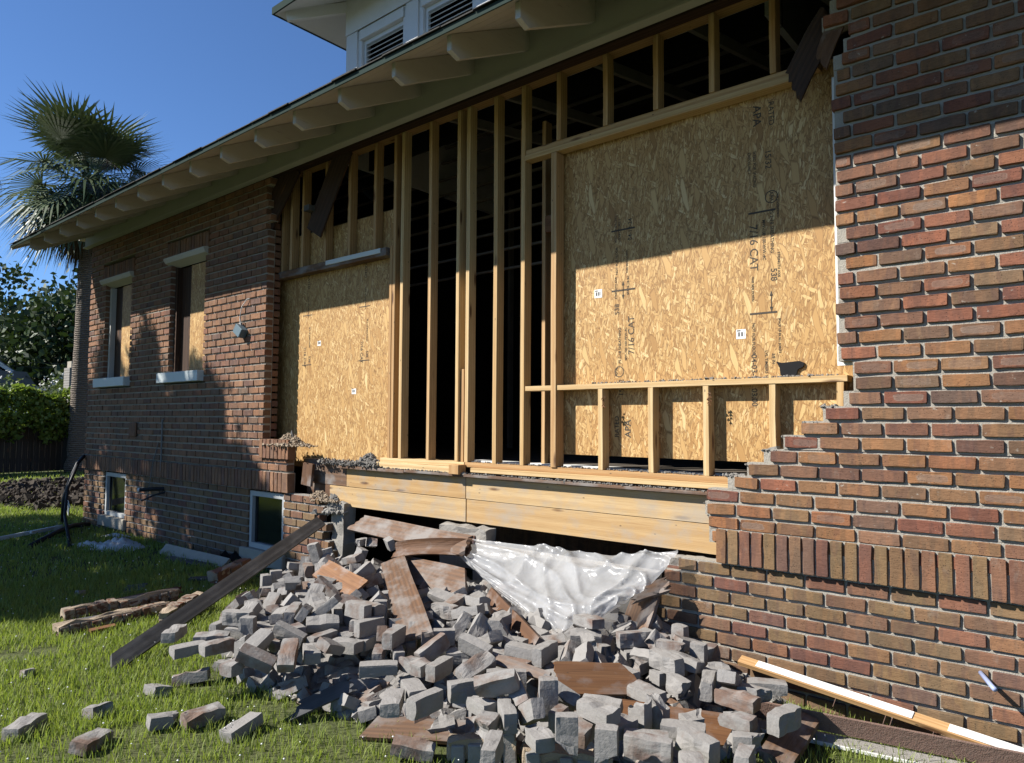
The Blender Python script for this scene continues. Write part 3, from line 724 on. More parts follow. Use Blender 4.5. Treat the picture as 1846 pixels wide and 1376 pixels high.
for (z0_, x0_), (z1_, x1_) in zip(stair[3:-4], stair[4:-3]):      # mortar left in the toothing
    z0_ = z1_ + BH * U(.55, .95); x0_ = x1_ + U(.05, .11)
    if random.random() < .25: continue
    MB().prism([(x1_ + .005, z1_ + BH / 2 - .004), (x0_ + .03, z1_ + BH / 2 - .004), (x0_ + .02, z0_ + BH * .1), (x0_ - .02, z0_ - BH * .05)], 'y', .03, .095).build('mortar_wedge', m_mortar_g, house)
b = MB(); b.prism([(-6.60, 1.36), (-6.585, 1.47), (-6.565, 1.50), (-6.53, 1.40), (-6.52, 1.36)], 'y', .03, .045); b.build('slate_shard', m_greywood, house)
# broken pier top and stub
for x0, x1, y0, y1, z0, z1 in ((-4.36, -3.83, .06, .17, .40, .735), (-2.26, -1.9, .06, .17, .3, .73), (-5.93, -5.74, .09, .24, .0, .79)):
    q = MB().box((x0, y0, z0), (x1, y1, z1)); o = q.build('masonry_pier', m_mortar_g, house)
    bm = bmesh.new(); bm.from_mesh(o.data); bmesh.ops.subdivide_edges(bm, edges=bm.edges, cuts=7, use_grid_fill=True)
    for v in bm.verts:
        v.co += Vector((noise.noise(v.co * 9) * .02, noise.noise(v.co * 9 + Vector((5, 0, 0))) * .02, noise.noise(v.co * 11 + Vector((0, 7, 0))) * .03))
    bm.to_mesh(o.data); bm.free()
    for i in range(int((x1 - x0) / .2)):
        me = random.choice(VB); e = link('pier_brick', me, None, o); e.location = (x0 + .11 + i * .22, y0 - .012, z1 - .09); e.scale.x = .8

rb0 = random.Random(3)
# crawl space and rooms behind
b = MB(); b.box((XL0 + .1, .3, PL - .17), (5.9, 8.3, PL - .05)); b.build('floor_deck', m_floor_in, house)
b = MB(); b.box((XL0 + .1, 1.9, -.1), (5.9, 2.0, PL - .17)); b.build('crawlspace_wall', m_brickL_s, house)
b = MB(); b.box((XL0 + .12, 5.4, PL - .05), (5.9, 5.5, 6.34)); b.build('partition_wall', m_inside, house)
for i in range(9):
    lumber('batten', (-10, 1.9 + i * .06, 3.35 + i * .24), (2.6, 1.9 + i * .06, 3.35 + i * .24 + rb0.uniform(-.03, .03)), .04, .025, m_lath, house)
for x in (-8.6, -6.9, -5.2, -3.6, -1.9): MB().box((x, 3.9, PL - .05), (x + .04, 3.99, 5.0)).build('interior_stud', m_lath, house)
for x in (-3.90, -3.66): lumber('interior_stud', (x, .62, PL - .05), (x, .62, 4.2), .09, .038, m_pine, house)
for x in (-4.6, -3.9, -3.0, -2.2, -1.4): lumber('collar_brace', (x, .3, 4.42), (x + .35, 2.6, 4.6), .09, .038, m_lath, house, (0, 0, 1))
lumber('floor_board', (-4.45, .60, PL - .02), (-1.8, .62, PL - .02), .14, .03, m_trimwhite, house)
lumber('header', (-3.62, .55, 3.28), (-3.10, .70, 3.28), .03, .14, m_old_org, house, (0, 1, 0))

# ------------------------------------------------------------------ roof, eave, frieze
PT = .506
EY, EZ = -.965, 4.178                         # eave edge
def roofz(y): return EZ + PT * (y - EY)
RX0, RX1 = -12.62, 6.4
roof = MB()
roof.prism([(EY, EZ + .024), (4.4, roofz(4.4) + .024), (4.4, roofz(4.4) + .044), (EY - .01, EZ + .036)], 'x', RX0, RX1)
roof.prism([(4.4, roofz(4.4) + .024), (9.4, roofz(4.4) + .024 - 5 * PT), (9.4, roofz(4.4) + .044 - 5 * PT), (4.4, roofz(4.4) + .045)], 'x', RX0, RX1)
roof_o = roof.build('roof', m_shingle, house)
q = MB(); n_b = 8
for i in range(n_b):      # deck boards seen from below
    y0 = EY + .005 + i * .145; y1 = y0 + .142
    if y0 > .05: break
    MB().prism([(y0, roofz(y0) + .006), (y1, roofz(y1) + .006), (y1, roofz(y1) + .0235), (y0, roofz(y0) + .0235)], 'x', RX0 + .01, RX1 - .01).build('soffit_board', m_paint, roof_o)
MB().prism([(EY - .022, EZ - .006), (EY - .012, EZ - .006), (EY - .011, EZ + .034), (EY - .020, EZ + .037)], 'x', RX0, RX1).build('drip_edge', m_drip, roof_o)
sh = MB(); x = RX0
while x < RX1:            # ragged tabs of the first shingle course
    w_ = .30; d = U(.0, .014)
    sh.prism([(EY - .030 - d, EZ + .038 + U(0, .004)), (EY + .25, roofz(EY + .25) + .047), (EY + .25, roofz(EY + .25) + .053), (EY - .03 - d, EZ + .045 + U(0, .006))], 'x', x + .004, x + w_ - .004); x += w_
sh.build('shingle_course', m_shingle, roof_o, kind='stuff')
# rake board at the far end
MB().prism([(EY, EZ - .03), (4.4, roofz(4.4) - .03), (4.4, roofz(4.4) + .03), (EY, EZ + .03)], 'x', RX0 - .02, RX0 + .005).build('rake_board', m_paint, roof_o)
tx = [-2.20, -2.760, -3.364, -3.938, -4.585, -5.215]; s_ = -5.83
while s_ > -12.5: tx.append(s_); s_ -= .622
tx += [-1.58, -.97, -.35, .27, .89, 1.5]
for x in tx:
    t = .043
    prof = [(-.04, 4.460), (-.803, 4.076), (-.895, 4.108), (-.897, roofz(-.897) + .004), (-.04, roofz(-.04) + .004)]
    o = MB().prism(prof, 'x', -t / 2, t / 2).build('rafter_tail', m_tail, roof_o, (x + t / 2, 0, 0)); bevelled(o.data, .003)
fz = MB(); fz.prism([(-.055, 4.325), (-.02, 4.325), (-.02, 4.64), (-.055, 4.63)], 'x', -12.36, 3.0); fz.build('frieze_board', m_frieze, house)
MB().prism([(-.09, 4.300), (-.02, 4.292), (-.02, 4.324), (-.075, 4.324), (-.09, 4.318)], 'x', -12.36, 3.0).build('frieze_moulding', m_frieze, house)
MB().box((-12.36, -.018, 4.30), (-7.1, .10, 4.62)).build('wall_plate', m_charred, house)
MB().box((-1.1, -.018, 4.31), (3.0, .10, 4.62)).build('wall_plate', m_charred, house)
# far-end bracket beams under the rake
for y in (-.02, 1.6): MB().box((RX0 + .02, y - .05, roofz(y) - .19), (XL0 + .1, y + .05, roofz(y) - .03)).build('bracket_beam', m_paint, roof_o)

# ------------------------------------------------------------------ dormer
dm = thing('dormer', '', ''); dm.parent = house; del dm['label'], dm['category']
DY, DX, DO, DZE = .80, -6.772, .61, 6.385
DXR = -1.8
def dbox(n, a, b_, mat=m_dormer): return MB().box(a, b_).build(n, mat, dm)
DT = DZE + .30
dbox('side_wall', (DX, DY + .02, 4.6), (DX + .05, 3.4, DT)); dbox('side_wall', (DXR - .05, DY + .085, 4.6), (DXR, 3.4, DT)); dbox('dormer_back', (DX + .05, DY + .30, 4.6), (DXR, DY + .32, DT), m_black)
wins = [(-6.51, -5.785), (-5.465, -4.735), (-4.42, -3.69), (-3.37, -2.64)]
ztop_w, zbot_w = 6.02, 5.0
xs = [DX] + [v for w_ in wins for v in w_] + [DXR]
for i in range(0, len(xs), 2):
    dbox('post', (xs[i], DY, 4.7), (xs[i + 1], DY + .08, DT)); 
    dbox('post_trim', (xs[i] + (.0 if i == 0 else .07), DY - .022, 4.7), (xs[i + 1] - .06, DY - .0005, ztop_w + .12))
for a, b_ in wins:
    dbox('head', (a, DY + .001, ztop_w), (b_, DY + .08, DT)); dbox('window_trim', (a - .02, DY - .02, ztop_w), (b_ + .02, DY - .001, ztop_w + .11))
    dbox('sash_stile', (a + .003, DY + .035, zbot_w), (a + .04, DY + .075, ztop_w)); dbox('sash_stile', (b_ - .04, DY + .035, zbot_w), (b_ - .003, DY + .075, ztop_w)); dbox('sash_rail', (a + .04, DY + .036, ztop_w - .05), (b_ - .04, DY + .074, ztop_w - .002))
    z = ztop_w - .085
    while z > zbot_w:
        MB().prism([(DY + .035, z), (DY + .042, z - .004), (DY + .085, z + .036), (DY + .078, z + .04)], 'x', a + .04, b_ - .04).build('louvre_slat', m_dormer, dm); z -= .055
dbox('frieze', (DX - .01, DY - .03, ztop_w + .125), (DXR, DY - .0225, DT - .1))
# hipped dormer roof: soffit boards slope up from the eave
ex0, ey0, ez = DX - DO, DY - DO, DZE; hp = .34; run = 2.6
rf = MB()
c0 = (ex0, ey0, ez); c1 = (DXR + DO, ey0, ez); c2 = (ex0, 3.6, ez); r0 = (ex0 + run, ey0 + run, ez + run * hp); r1 = (DXR + DO - run * .5, ey0 + run, ez + run * hp); r2 = (ex0 + run, 3.6, ez + run * hp)
for dz in (0, .045):
    k = len(rf.v); rf.v += [(p[0] , p[1], p[2] + dz) for p in (c0, c1, r1, r0, c2, r2)]
    rf.f += [(k, k + 1, k + 2, k + 3), (k, k + 3, k + 5, k + 4)]
rf.f += [(0, 1, 7, 6), (0, 6, 10, 4)]
me = rf.mesh('dormer_roof'); me.materials.append(m_dormer); me.materials.append(m_shingle)
o = link('dormer_soffit', me, None, dm)
for p in me.polygons:
    if p.center.z > ez and all(me.vertices[i].index >= 6 for i in p.vertices): p.material_index = 1
q = MB(); q.box((ex0 - .02, ey0 - .02, ez - .01), (DXR + DO, ey0 - .001, ez + .075)); q.box((ex0 - .02, ey0 - .0005, ez - .01), (ex0 - .001, 3.6, ez + .075)); q.build('dormer_drip_edge', m_drip, dm)
lumber('hip_rafter', (ex0 + .10, ey0 + .10, ez - .02), (ex0 + .78, ey0 + .78, ez + .17), .05, .13, m_dormer, dm, (1, -1, 0))
for x in (DX + .9, DX + 1.9, DX + 2.9): lumber('rafter_tail', (x, ey0 + .1, ez - .03), (x, ey0 + .75, ez + .19), .05, .12, m_dormer, dm, (1, 0, 0))
# ------------------------------------------------------------------ rubble pile
def pile_h(x, y):
    """height of the bed of debris under the loose bricks"""
    toe = -2.02 + max(0, x + 3.6) * .22                     # front line of the pile
    if x < -4.4: toe = -2.02 + (-4.4 - x) * 1.0
    a = min(1, max(0, (y - toe) / 1.55)); a = a * a * (3 - 2 * a)
    hgt = .30 if x < -2.3 else max(0, .30 - (x + 2.3) * .32)
    side = min(1, max(0, (x + 5.95) / .9))
    return a * hgt * side
nx, ny = 150, 60; V = []; F = []
for j in range(ny + 1):
    for i in range(nx + 1):
        x = -6.3 + 6.6 * i / nx; y = -2.25 + 2.29 * j / ny
        h = pile_h(x, y); n_ = noise.noise(Vector((x * 5, y * 5, 0))) * .05 + noise.noise(Vector((x * 14, y * 14, 3))) * .025
        V.append((x, y, (h - .02 + n_ * min(1, h * 6)) if h > .003 else -.03))
for j in range(ny):
    for i in range(nx):
        a = j * (nx + 1) + i; F.append((a, a + 1, a + nx + 2, a + nx + 1))
bed = link('debris_bed', mesh_from(V, F, 'debris_bed', True), m_dust, kind='stuff')
bed['label'] = 'grey mortar dust and rubble under the loose bricks'

def loose_mesh(L, Wd, H, seed, mortar=0.5, broken=False):
    """a salvaged brick: chipped, with lumps of mortar left on one bed face"""
    rs = random.Random(seed); bm = bmesh.new()
    bmesh.ops.create_cube(bm, size=1.0)
    bmesh.ops.subdivide_edges(bm, edges=bm.edges, cuts=4, use_grid_fill=True)
    sd_ = Vector((seed * 3.1, seed * 1.7, seed * .9)); cut = rs.uniform(-.1, .25)
    for v in bm.verts:
        c = Vector((v.co.x * L, v.co.y * Wd, v.co.z * H))
        edge = sum(1 for q in (abs(v.co.x) > .49, abs(v.co.y) > .49, abs(v.co.z) > .49) if q)
        n1 = noise.noise(c * 22 + sd_); n2 = noise.noise(c * 50 + sd_)
        sh = (.0008 if edge == 2 else (.0022 if edge == 3 else 0)) * (1 + 1.6 * n1)
        d = Vector((v.co.x, v.co.y, v.co.z)); c -= Vector((math.copysign(sh, d.x) if abs(d.x) > .49 else 0, math.copysign(sh, d.y) if abs(d.y) > .49 else 0, math.copysign(sh, d.z) if abs(d.z) > .49 else 0))
        c += Vector((n2, noise.noise(c * 50 - sd_), n1)) * .0015
        if v.co.z > .49 and mortar: c.z += max(0, noise.noise(Vector((c.x * 14, c.y * 14, seed))) + mortar - .35) * .020
        if v.co.y > .49 and mortar > .5: c.y += max(0, noise.noise(Vector((c.x * 16, c.z * 16, seed + 5)))) * .012
        if broken and v.co.x > .05: c.x = min(c.x, (cut + .18 * n1 + .25 * v.co.y * rs.choice([1, 1])) * L + abs(n2) * .01)
        v.co = c
    me = bpy.data.meshes.new('loose_brick'); bm.to_mesh(me); bm.free(); me.materials.append(m_rubble); return me
LB = [loose_mesh(.203, .090, .058, i + 1, .3 + .5 * (i % 3) / 2) for i in range(8)] + [loose_mesh(.203, .090, .058, i + 31, .4, True) for i in range(9)]

rb = random.Random(11)
BOARDS = []
# boards on the pile --------------------------------------------
def board_thing(name, label, p0, p1, w, t, mat, side, jag=0.0, cat='board', cut0=0.0, cut1=0.0, warp=0.0):
    """a broken board with slanted or splintered ends"""
    p0 = Vector(p0); p1 = Vector(p1); d = p1 - p0; L = d.length; z = d.normalized(); s = Vector(side); s = (s - z * s.dot(z)).normalized(); c = z.cross(s)
    nw = 8; nl = 10; rs = random.Random(len(label) * 7 + int(L * 1000)); V = []; F = []
    for sgn in (-1, 1):
        for j in range(nl + 1):
            for i in range(nw + 1):
                u = i / nw - .5; e0 = cut0 * u + rs.uniform(0, jag); e1 = L + cut1 * u - rs.uniform(0, jag)
                k = j / nl; zz = e0 + (e1 - e0) * k if 0 < j < nl else (e0 if j == 0 else e1)
                V.append((sgn * t / 2 + warp * math.sin(k * 3.14) + warp * .6 * u * u * 4, u * w * (1 + .02 * math.sin(9 * k + seed_(label))), zz))
    n1 = (nw + 1) * (nl + 1)
    for j in range(nl):
        for i in range(nw):
            a = j * (nw + 1) + i; F.append((a, a + 1, a + nw + 2, a + nw + 1)); a += n1; F.append((a, a + nw + 1, a + nw + 2, a + 1))
    rim = [i for i in range(nw + 1)] + [j * (nw + 1) + nw for j in range(1, nl + 1)] + [nl * (nw + 1) + i for i in range(nw - 1, -1, -1)] + [j * (nw + 1) for j in range(nl - 1, 0, -1)]
    for a, b_ in zip(rim, rim[1:] + rim[:1]): F.append((a, a + n1, b_ + n1, b_))
    me = mesh_from(V, F, name); bm = bmesh.new(); bm.from_mesh(me); bmesh.ops.recalc_face_normals(bm, faces=bm.faces); bm.to_mesh(me); bm.free()
    o = link(name, me, mat); o.matrix_world = Matrix(((c.x, s.x, z.x, p0.x), (c.y, s.y, z.y, p0.y), (c.z, s.z, z.z, p0.z), (0, 0, 0, 1)))
    return tag(o, label, cat)
def seed_(s): return sum(map(ord, s)) % 17
UPV = Vector((0, 0, 1))
def wall_board(label, pa, pb, w, mat, normal, **k):
    pa, pb = Vector(pa), Vector(pb); side = Vector(normal).cross(pb - pa).normalized()
    o = board_thing('board', label, pa, pb, w, k.pop('t', .022), mat, side, **k); BOARDS.append((pa, pb, w, o)); return o
# long grey plank leaning from the lawn to the pier
pa = W(200, 1200, Z=.03); pb = W(578, 940, Y=-.12)
wall_board('long grey weathered plank leaning from the grass up to the brick pier', pa, pb, .115, m_greywood, (.75, -.45, .5), t=.03, cut0=.10)
wall_board('brown board with a jagged left tip lying highest under the rim boards', W(640, 942, Y=-.10), W(845, 985, Y=-.26), .17, m_old_dusty, (.25, -.75, .6), jag=.05, cut0=.12)
wall_board('curved dark board arching beside the plastic sheet', W(712, 995, Y=-.34), W(850, 990, Y=-.22), .13, m_old, (.1, -.85, .5), jag=.02, warp=.05)
wall_board('grey-dusted brown board lying down the slope with nails', W(708, 1010, Y=-.46), W(752, 1150, Z=.37), .19, m_old_dusty, (.25, -.55, .8), cut1=.08, jag=.01)
wall_board('wide brown board with a pointed right corner behind the sloping board', W(715, 1022, Y=-.40), W(840, 1052, Y=-.50), .22, m_old_dusty, (.2, -.7, .7), cut1=-.2, cut0=.05)
wall_board('short orange-brown board at the upper left of the pile', W(578, 1024, Z=.46), W(648, 1064, Z=.42), .17, m_old_org, (.3, -.6, .75), jag=.03)
wall_board('narrow brown board standing on edge below the plastic', W(882, 1072, Y=-.42), W(968, 1165, Z=.30), .10, m_old, (-.35, -.8, .5), t=.03)
wall_board('broad dusty plank leaning against the wall right of the plastic', W(1165, 1075, Y=-.10), W(1108, 1240, Z=.05), .24, m_old_dusty, (-.3, -.8, .5), jag=.02)
wall_board('splintered dusty plank end resting across the leaning plank top', W(1130, 1078, Y=-.22), W(1210, 1052, Y=-.10), .10, m_old_dusty, (.1, -.7, .7), jag=.06)
wall_board('bright orange-brown board fragment with a split right end', W(1000, 1222, Z=.34), W(1150, 1226, Z=.30), .16, m_old_org, (.3, -.7, .65), cut1=-.14, jag=.02)
wall_board('brown nail-studded board lying low at the front right', W(1120, 1290, Z=.24), W(1318, 1318, Z=.19), .14, m_old_org, (.3, -.7, .65), cut1=.08)
wall_board('short square-cut dusty board end standing at the bottom right', W(1395, 1376, Z=.03), W(1450, 1292, Z=.12), .15, m_old_dusty, (.2, -.6, .75), t=.05, jag=.02)
wall_board('grey splintered shingle strip above the grass at the pile front', W(525, 1285, Z=.05), W(640, 1232, Z=.15), .09, m_greywood, (.3, -.5, .8), jag=.05, cut0=.1, t=.012)
wall_board('grey flat board lying in the grass at the front of the pile', W(665, 1312, Z=.04), W(860, 1322, Z=.05), .15, m_old_dusty, (.1, -.3, .95), cut0=.05, t=.02)
wall_board('dark grey board strip on edge at the left of the pile', W(470, 1100, Z=.22), W(575, 1070, Z=.25), .08, m_greywood, (.5, -.8, .3), t=.02)
wall_board('dark wide board standing under the leaning plank', W(432, 1128, Z=.05), W(510, 1035, Z=.28), .15, m_greywood, (.8, -.5, .4), t=.02)
wall_board('narrow dusty lath across the bricks left of the orange fragment', W(895, 1190, Z=.34), W(990, 1222, Z=.31), .055, m_old_dusty, (.2, -.6, .75), t=.02)
NB_PILE = len(BOARDS)

for lab_, pa_, pb_, w_, mt_, cu in (('torn dark board', W(1428, 165, Y=.05), W(1502, 25, Y=.09), .17, m_charred, .14), ('torn felt strip', W(1478, 120, Y=.03), W(1530, 0, Y=.09), .10, m_old, .1)):
    o = board_thing('hanging_board', lab_, pa_, pb_, w_, .016, mt_, Vector((.1, -1, .1)).cross(pb_ - pa_).normalized(), jag=.05, cut0=cu, cut1=.05, warp=.02); del o['label'], o['category']; o.parent = house
# clear plastic sheet draped from the crawl space opening over the pile
A = [(800, 972, -.16), (900, 976, -.13), (1010, 988, -.11), (1110, 998, -.10), (1222, 990, -.07)]
Bm = [(835, 1010, -.28), (900, 1032, -.30), (1000, 1040, -.32), (1090, 1048, -.30), (1190, 1030, -.16)]
Cc = [(868, 1040, -.36), (925, 1085, -.44), (1010, 1098, -.52), (1072, 1100, -.46), (1150, 1072, -.28)]
Dd = [(890, 1062, -.40), (955, 1112, -.48), (1022, 1160, -.64), (1030, 1158, -.62), (1120, 1092, -.34)]
rows = [[W(x, y, Y=yy) for x, y, yy in r] for r in (A, Bm, Cc, Dd)]
def cat(p0, p1, p2, p3, t): return .5 * ((2 * p1) + (p2 - p0) * t + (2 * p0 - 5 * p1 + 4 * p2 - p3) * t * t + (3 * p1 - p0 - 3 * p2 + p3) * t ** 3)
def spl(P, t):
    n = len(P) - 1; k = min(int(t * n), n - 1); f = t * n - k
    return cat(P[max(k - 1, 0)], P[k], P[k + 1], P[min(k + 2, n)], f)
NU, NV = 90, 60; V = []; F = []
for j in range(NV + 1):
    for i in range(NU + 1):
        u, v = i / NU, j / NV
        p = spl([spl(r, u) for r in rows], v)
        q = Vector((u * 3.0, v * 1.6, 0))
        q = q + Vector((noise.noise(q * 1.3), noise.noise(q * 1.3 + Vector((9, 2, 0))), 0)) * .35
        f1 = (1 - abs(noise.noise(Vector((q.x * 1.7 + q.y * .8, q.y * .8, 0))))) ** 5; f2 = (1 - abs(noise.noise(Vector((q.x * 2.0 - q.y * 2.4, q.y * 1.1 + 7, 1))))) ** 6; f3 = (1 - abs(noise.noise(q * 7 + Vector((3, 1, 2))))) ** 5
        fold = f1 * .042 + f2 * .036 + f3 * .004 + .03 * noise.noise(q * .9)
        V.append(tuple(p + Vector((.1, -.75, .65)) * (fold - .03)))
for j in range(NV):
    for i in range(NU):
        a = j * (NU + 1) + i; F.append((a, a + 1, a + NU + 2, a + NU + 1))
sheet = link('plastic_sheet', mesh_from(V, F, 'plastic_sheet', True), m_film)
tag(sheet, 'crumpled clear plastic sheet draped over the rubble below the rim boards', 'plastic sheet')
MB().box((-3.9, -.02, .1), (-2.3, .10, .62)).build('foundation_stub', m_mortar_g, house)

toss = []
def add_loose(x, y, z, me=None):
    o = bpy.data.objects.new('loose_brick', me or rb.choice(LB[:8] if rb.random() < .72 else LB[8:])); COL.objects.link(o)
    o.location = (x, y, z); o.rotation_euler = (rb.uniform(-.9, .9), rb.uniform(-.7, .7), rb.uniform(0, 6.28)); o.scale = (rb.uniform(.88, 1.0), rb.uniform(.92, 1.02), rb.uniform(.9, 1.05)); toss.append(o)
def on_board(x, y, grow=.05):
    for pa, pb, w, o in BOARDS[:NB_PILE]:
        a = Vector((pa.x, pa.y)); d = Vector((pb.x, pb.y)) - a; t = max(-.03, min(1.03, (Vector((x, y)) - a).dot(d) / max(1e-6, d.length_squared)))
        if (Vector((x, y)) - a - d * t).length < w * .36 + grow: return o
    return None
SV = np.array([(v.co.x, v.co.y) for v in sheet.data.vertices][::7])
def near_sheet(x, y): return np.min(np.abs(SV[:, 0] - x) + np.abs(SV[:, 1] - y)) < .09
cand = []
tries = 0
while len(cand) < 372:
    x = rb.uniform(-5.55, -1.2); y = rb.uniform(-1.98, -.08)
    toe = -2.02 + max(0, x + 3.6) * .22
    if x < -4.4: toe = -2.02 + (-4.4 - x) * 1.0
    if y < toe + .06: continue
    if x > -1.75 and y > -.56: continue
    if x > -2.2 and y > -.45 and rb.random() < .4: continue
    if x < -4.9 and y < -1.25: continue
    if on_board(x, y) or near_sheet(x, y): continue
    tries += 1
    if tries < 20000 and any(abs(x - a) + abs(y - b_) < .085 for a, b_ in cand[-140:]): continue
    cand.append((x, y))
for i, (x, y) in enumerate(cand): add_loose(x, y, pile_h(x, y) + .15 + .13 * (i // 115))
# let the bricks fall and come to rest on the debris bed
def settle(objs, frames=95):
    vl = bpy.context.view_layer
    coll = MB(); coll.box((-13, -.005, -.5), (3, .4, 1.4)); wall_c = coll.build('tmp_wall', None)
    gnd = MB().box((-14, -6, -.5), (4, 2, 0.0)).build('tmp_ground', None)
    bpy.ops.rigidbody.world_add(); rw = scene.rigidbody_world
    def sel(lst):
        for o in vl.objects: o.select_set(False)
        for o in lst: o.select_set(True)
        vl.objects.active = lst[0]
    sel(objs); bpy.ops.rigidbody.objects_add(type='ACTIVE')
    solid = [bo[3] for bo in BOARDS[:NB_PILE]] + [sheet]
    sel([bed, wall_c, gnd] + solid); bpy.ops.rigidbody.objects_add(type='PASSIVE')
    for o in objs:
        r = o.rigid_body; r.collision_shape = 'BOX'; r.friction = .95; r.restitution = 0; r.mass = 2; r.linear_damping = .3; r.angular_damping = .3; r.use_margin = True; r.collision_margin = .0005
    for o in solid: o.rigid_body.collision_shape = 'MESH' if o is sheet else 'CONVEX_HULL'; o.rigid_body.friction = .9
    bed.rigid_body.collision_shape = 'MESH'; bed.rigid_body.friction = 1.0
    for o in (wall_c, gnd): o.rigid_body.collision_shape = 'BOX'; o.rigid_body.friction = 1.0
    rw.point_cache.frame_start = 1; rw.point_cache.frame_end = frames + 5; rw.substeps_per_frame = 6
    for f in range(1, frames + 1): scene.frame_set(f)
    dg = bpy.context.evaluated_depsgraph_get(); mats = [o.evaluated_get(dg).matrix_world.copy() for o in objs]
    sel(objs + [bed, wall_c, gnd] + solid); bpy.ops.rigidbody.objects_remove(); bpy.ops.rigidbody.world_remove(); scene.frame_set(1)
    for o, m in zip(objs, mats): o.matrix_world = m
    for o in (wall_c, gnd): bpy.data.objects.remove(o)
    for c in list(bpy.data.collections):
        if c.name.startswith('RigidBody'): bpy.data.collections.remove(c)
try: settle(toss, 80)
except Exception as ex: print('settle failed', ex)
BEND = {bo[3].name: (bo[0], bo[1]) for bo in BOARDS}
keep = []
for o in toss:
    p = o.matrix_world.translation; ob = on_board(p.x, p.y, .045)
    if on_board(p.x, p.y, .10) is BOARDS[0][3]: bpy.data.objects.remove(o); continue
    if p.z < -.05 or p.x > -1.12 or (p.x > -1.72 and p.y > -.56) or p.x < -5.6 or p.y < -2.2 or (p.x < -4.7 and p.y < -1.45) or (ob is not None and p.z > min(q.z for q in BEND[ob.name]) - .02) or (near_sheet(p.x, p.y) and p.z > .45): bpy.data.objects.remove(o); continue
    keep.append(o)
toss = keep
try: settle(toss, 45)
except Exception as ex: print('settle failed', ex)
# say of each loose brick whether it is whole and where it lies next to the boards around it
ANCH = [('the foot of the long leaning plank', W(300, 1130, Z=.1)), ('the upper end of the long leaning plank', W(480, 1010, Z=.3)), ('the short orange-brown board', W(612, 1042, Z=.42)), ('the dark strip on edge', W(520, 1085, Z=.24)),
        ('the dusty board lying down the slope', W(735, 1090, Z=.4)), ('the wide board with a pointed corner', W(790, 1040, Y=-.45)), ('the splintered shingle strip', W(580, 1258, Z=.1)), ('the flat grey board in the grass', W(760, 1318, Z=.05)),
        ('the narrow board below the plastic', W(925, 1118, Z=.35)), ('the plastic sheet tip', W(1022, 1165, Z=.3)), ('the bright orange board fragment', W(1075, 1224, Z=.32)), ('the broad leaning plank', W(1130, 1160, Z=.2)),
        ('the nail-studded brown board', W(1220, 1304, Z=.2)), ('the left joined row of bricks', W(870, 1362, Z=.05)), ('the right joined row of bricks', W(1020, 1380, Z=.05)), ('the left end of the steel lintel', W(1235, 1245, Z=.15))]
for o in toss:
    p = o.matrix_world.translation; nm, q = min(ANCH, key=lambda a: (a[1] - p).length)
    e = p - q; lr = e.dot(rt); fb = -(e.x * fw.x + e.y * fw.y)
    where = ('right of ' if lr > 0 else 'left of ') if abs(lr) > abs(fb) else ('in front of ' if fb > 0 else 'behind ')
    what = 'broken grey brick piece' if o.data in LB[8:] else 'whole dusty grey brick'
    far = ' just ' if e.length < .28 else ' further '
    tag(o, what + far + where + nm, 'brick', 'loose bricks near ' + nm[4:])
under = MB()                     # deeper layer of half-buried bricks, past counting
for _ in range(1000):
    while True:
        x, y = U(-5.7, -1.3), U(-2.0, -.05); h = pile_h(x, y)
        if h > .012 and not (x > -1.75 and y > -.6): break
    me = rb.choice(LB); R = Matrix.Translation((x, y, h + U(-.01, .045))) @ Matrix.Rotation(U(0, 6.28), 4, 'Z') @ Matrix.Rotation(U(-.8, .8), 4, 'X') @ Matrix.Rotation(U(-.6, .6), 4, 'Y'); k = len(under.v)
    under.v += [tuple(R @ v.co) for v in me.vertices]; under.f += [tuple(k + i for i in p.vertices) for p in me.polygons]
un = link('buried_bricks', under.mesh('buried_bricks', False), m_rubble_s, kind='stuff'); un['label'] = 'half-buried grey bricks deeper in the rubble pile'
def frag():
    while True:
        x, y = U(-5.9, -1.45), U(-2.05, -.05); h = pile_h(x, y)
        if h > .01: return (x, y, h + U(-.005, .035))
cr = crumbs('brick_fragments', m_mortar_g, 5200, frag, .005, .030, None); cr['label'] = 'small grey fragments of brick and mortar strewn over the pile'

# bricks lying out on the lawn
lawn = [((62, 1212), .02, 'small broken brick piece on the grass left of the plank foot', 8, .7), ((45, 1312), .03, 'thin flat brick lying on the grass at the lower left', 2, 1), ((165, 1338), .03, 'long mortar-crusted brick lying on the grass at the bottom left', 4, 1),
        ((186, 1282), .04, 'squarish grey half brick on the grass below the plank foot', 9, 1), ((288, 1246), .03, 'rounded mortar lump brick on the grass near the pile toe', 10, .9), ((305, 1298), .035, 'wedge-ended grey brick on the grass left of its tilted neighbour', 11, 1),
        ((366, 1292), .045, 'tilted grey brick with its end raised on the lawn', 5, 1), ((436, 1312), .035, 'mortar-caked brick at the front of the lawn pieces', 6, 1), ((345, 1222), .04, 'grey brick at the grassy left toe of the pile', 1, 1),
        ((745, 1350), .05, 'grey brick tilted in the grass at the bottom centre', 3, 1), ((150, 1068), .03, 'small brown brick bit in the shaded grass', 12, .6)]
for (px, py), z, lab, mi, sc in lawn:
    o = link('loose_brick', LB[mi], None); p = W(px, py, Z=z); o.location = p; o.scale = (sc,) * 3
    o.rotation_euler = (rb.uniform(-.25, .25), rb.uniform(-.2, .2), rb.uniform(0, 3.1)); tag(o, lab, 'brick', 'bricks on the lawn')

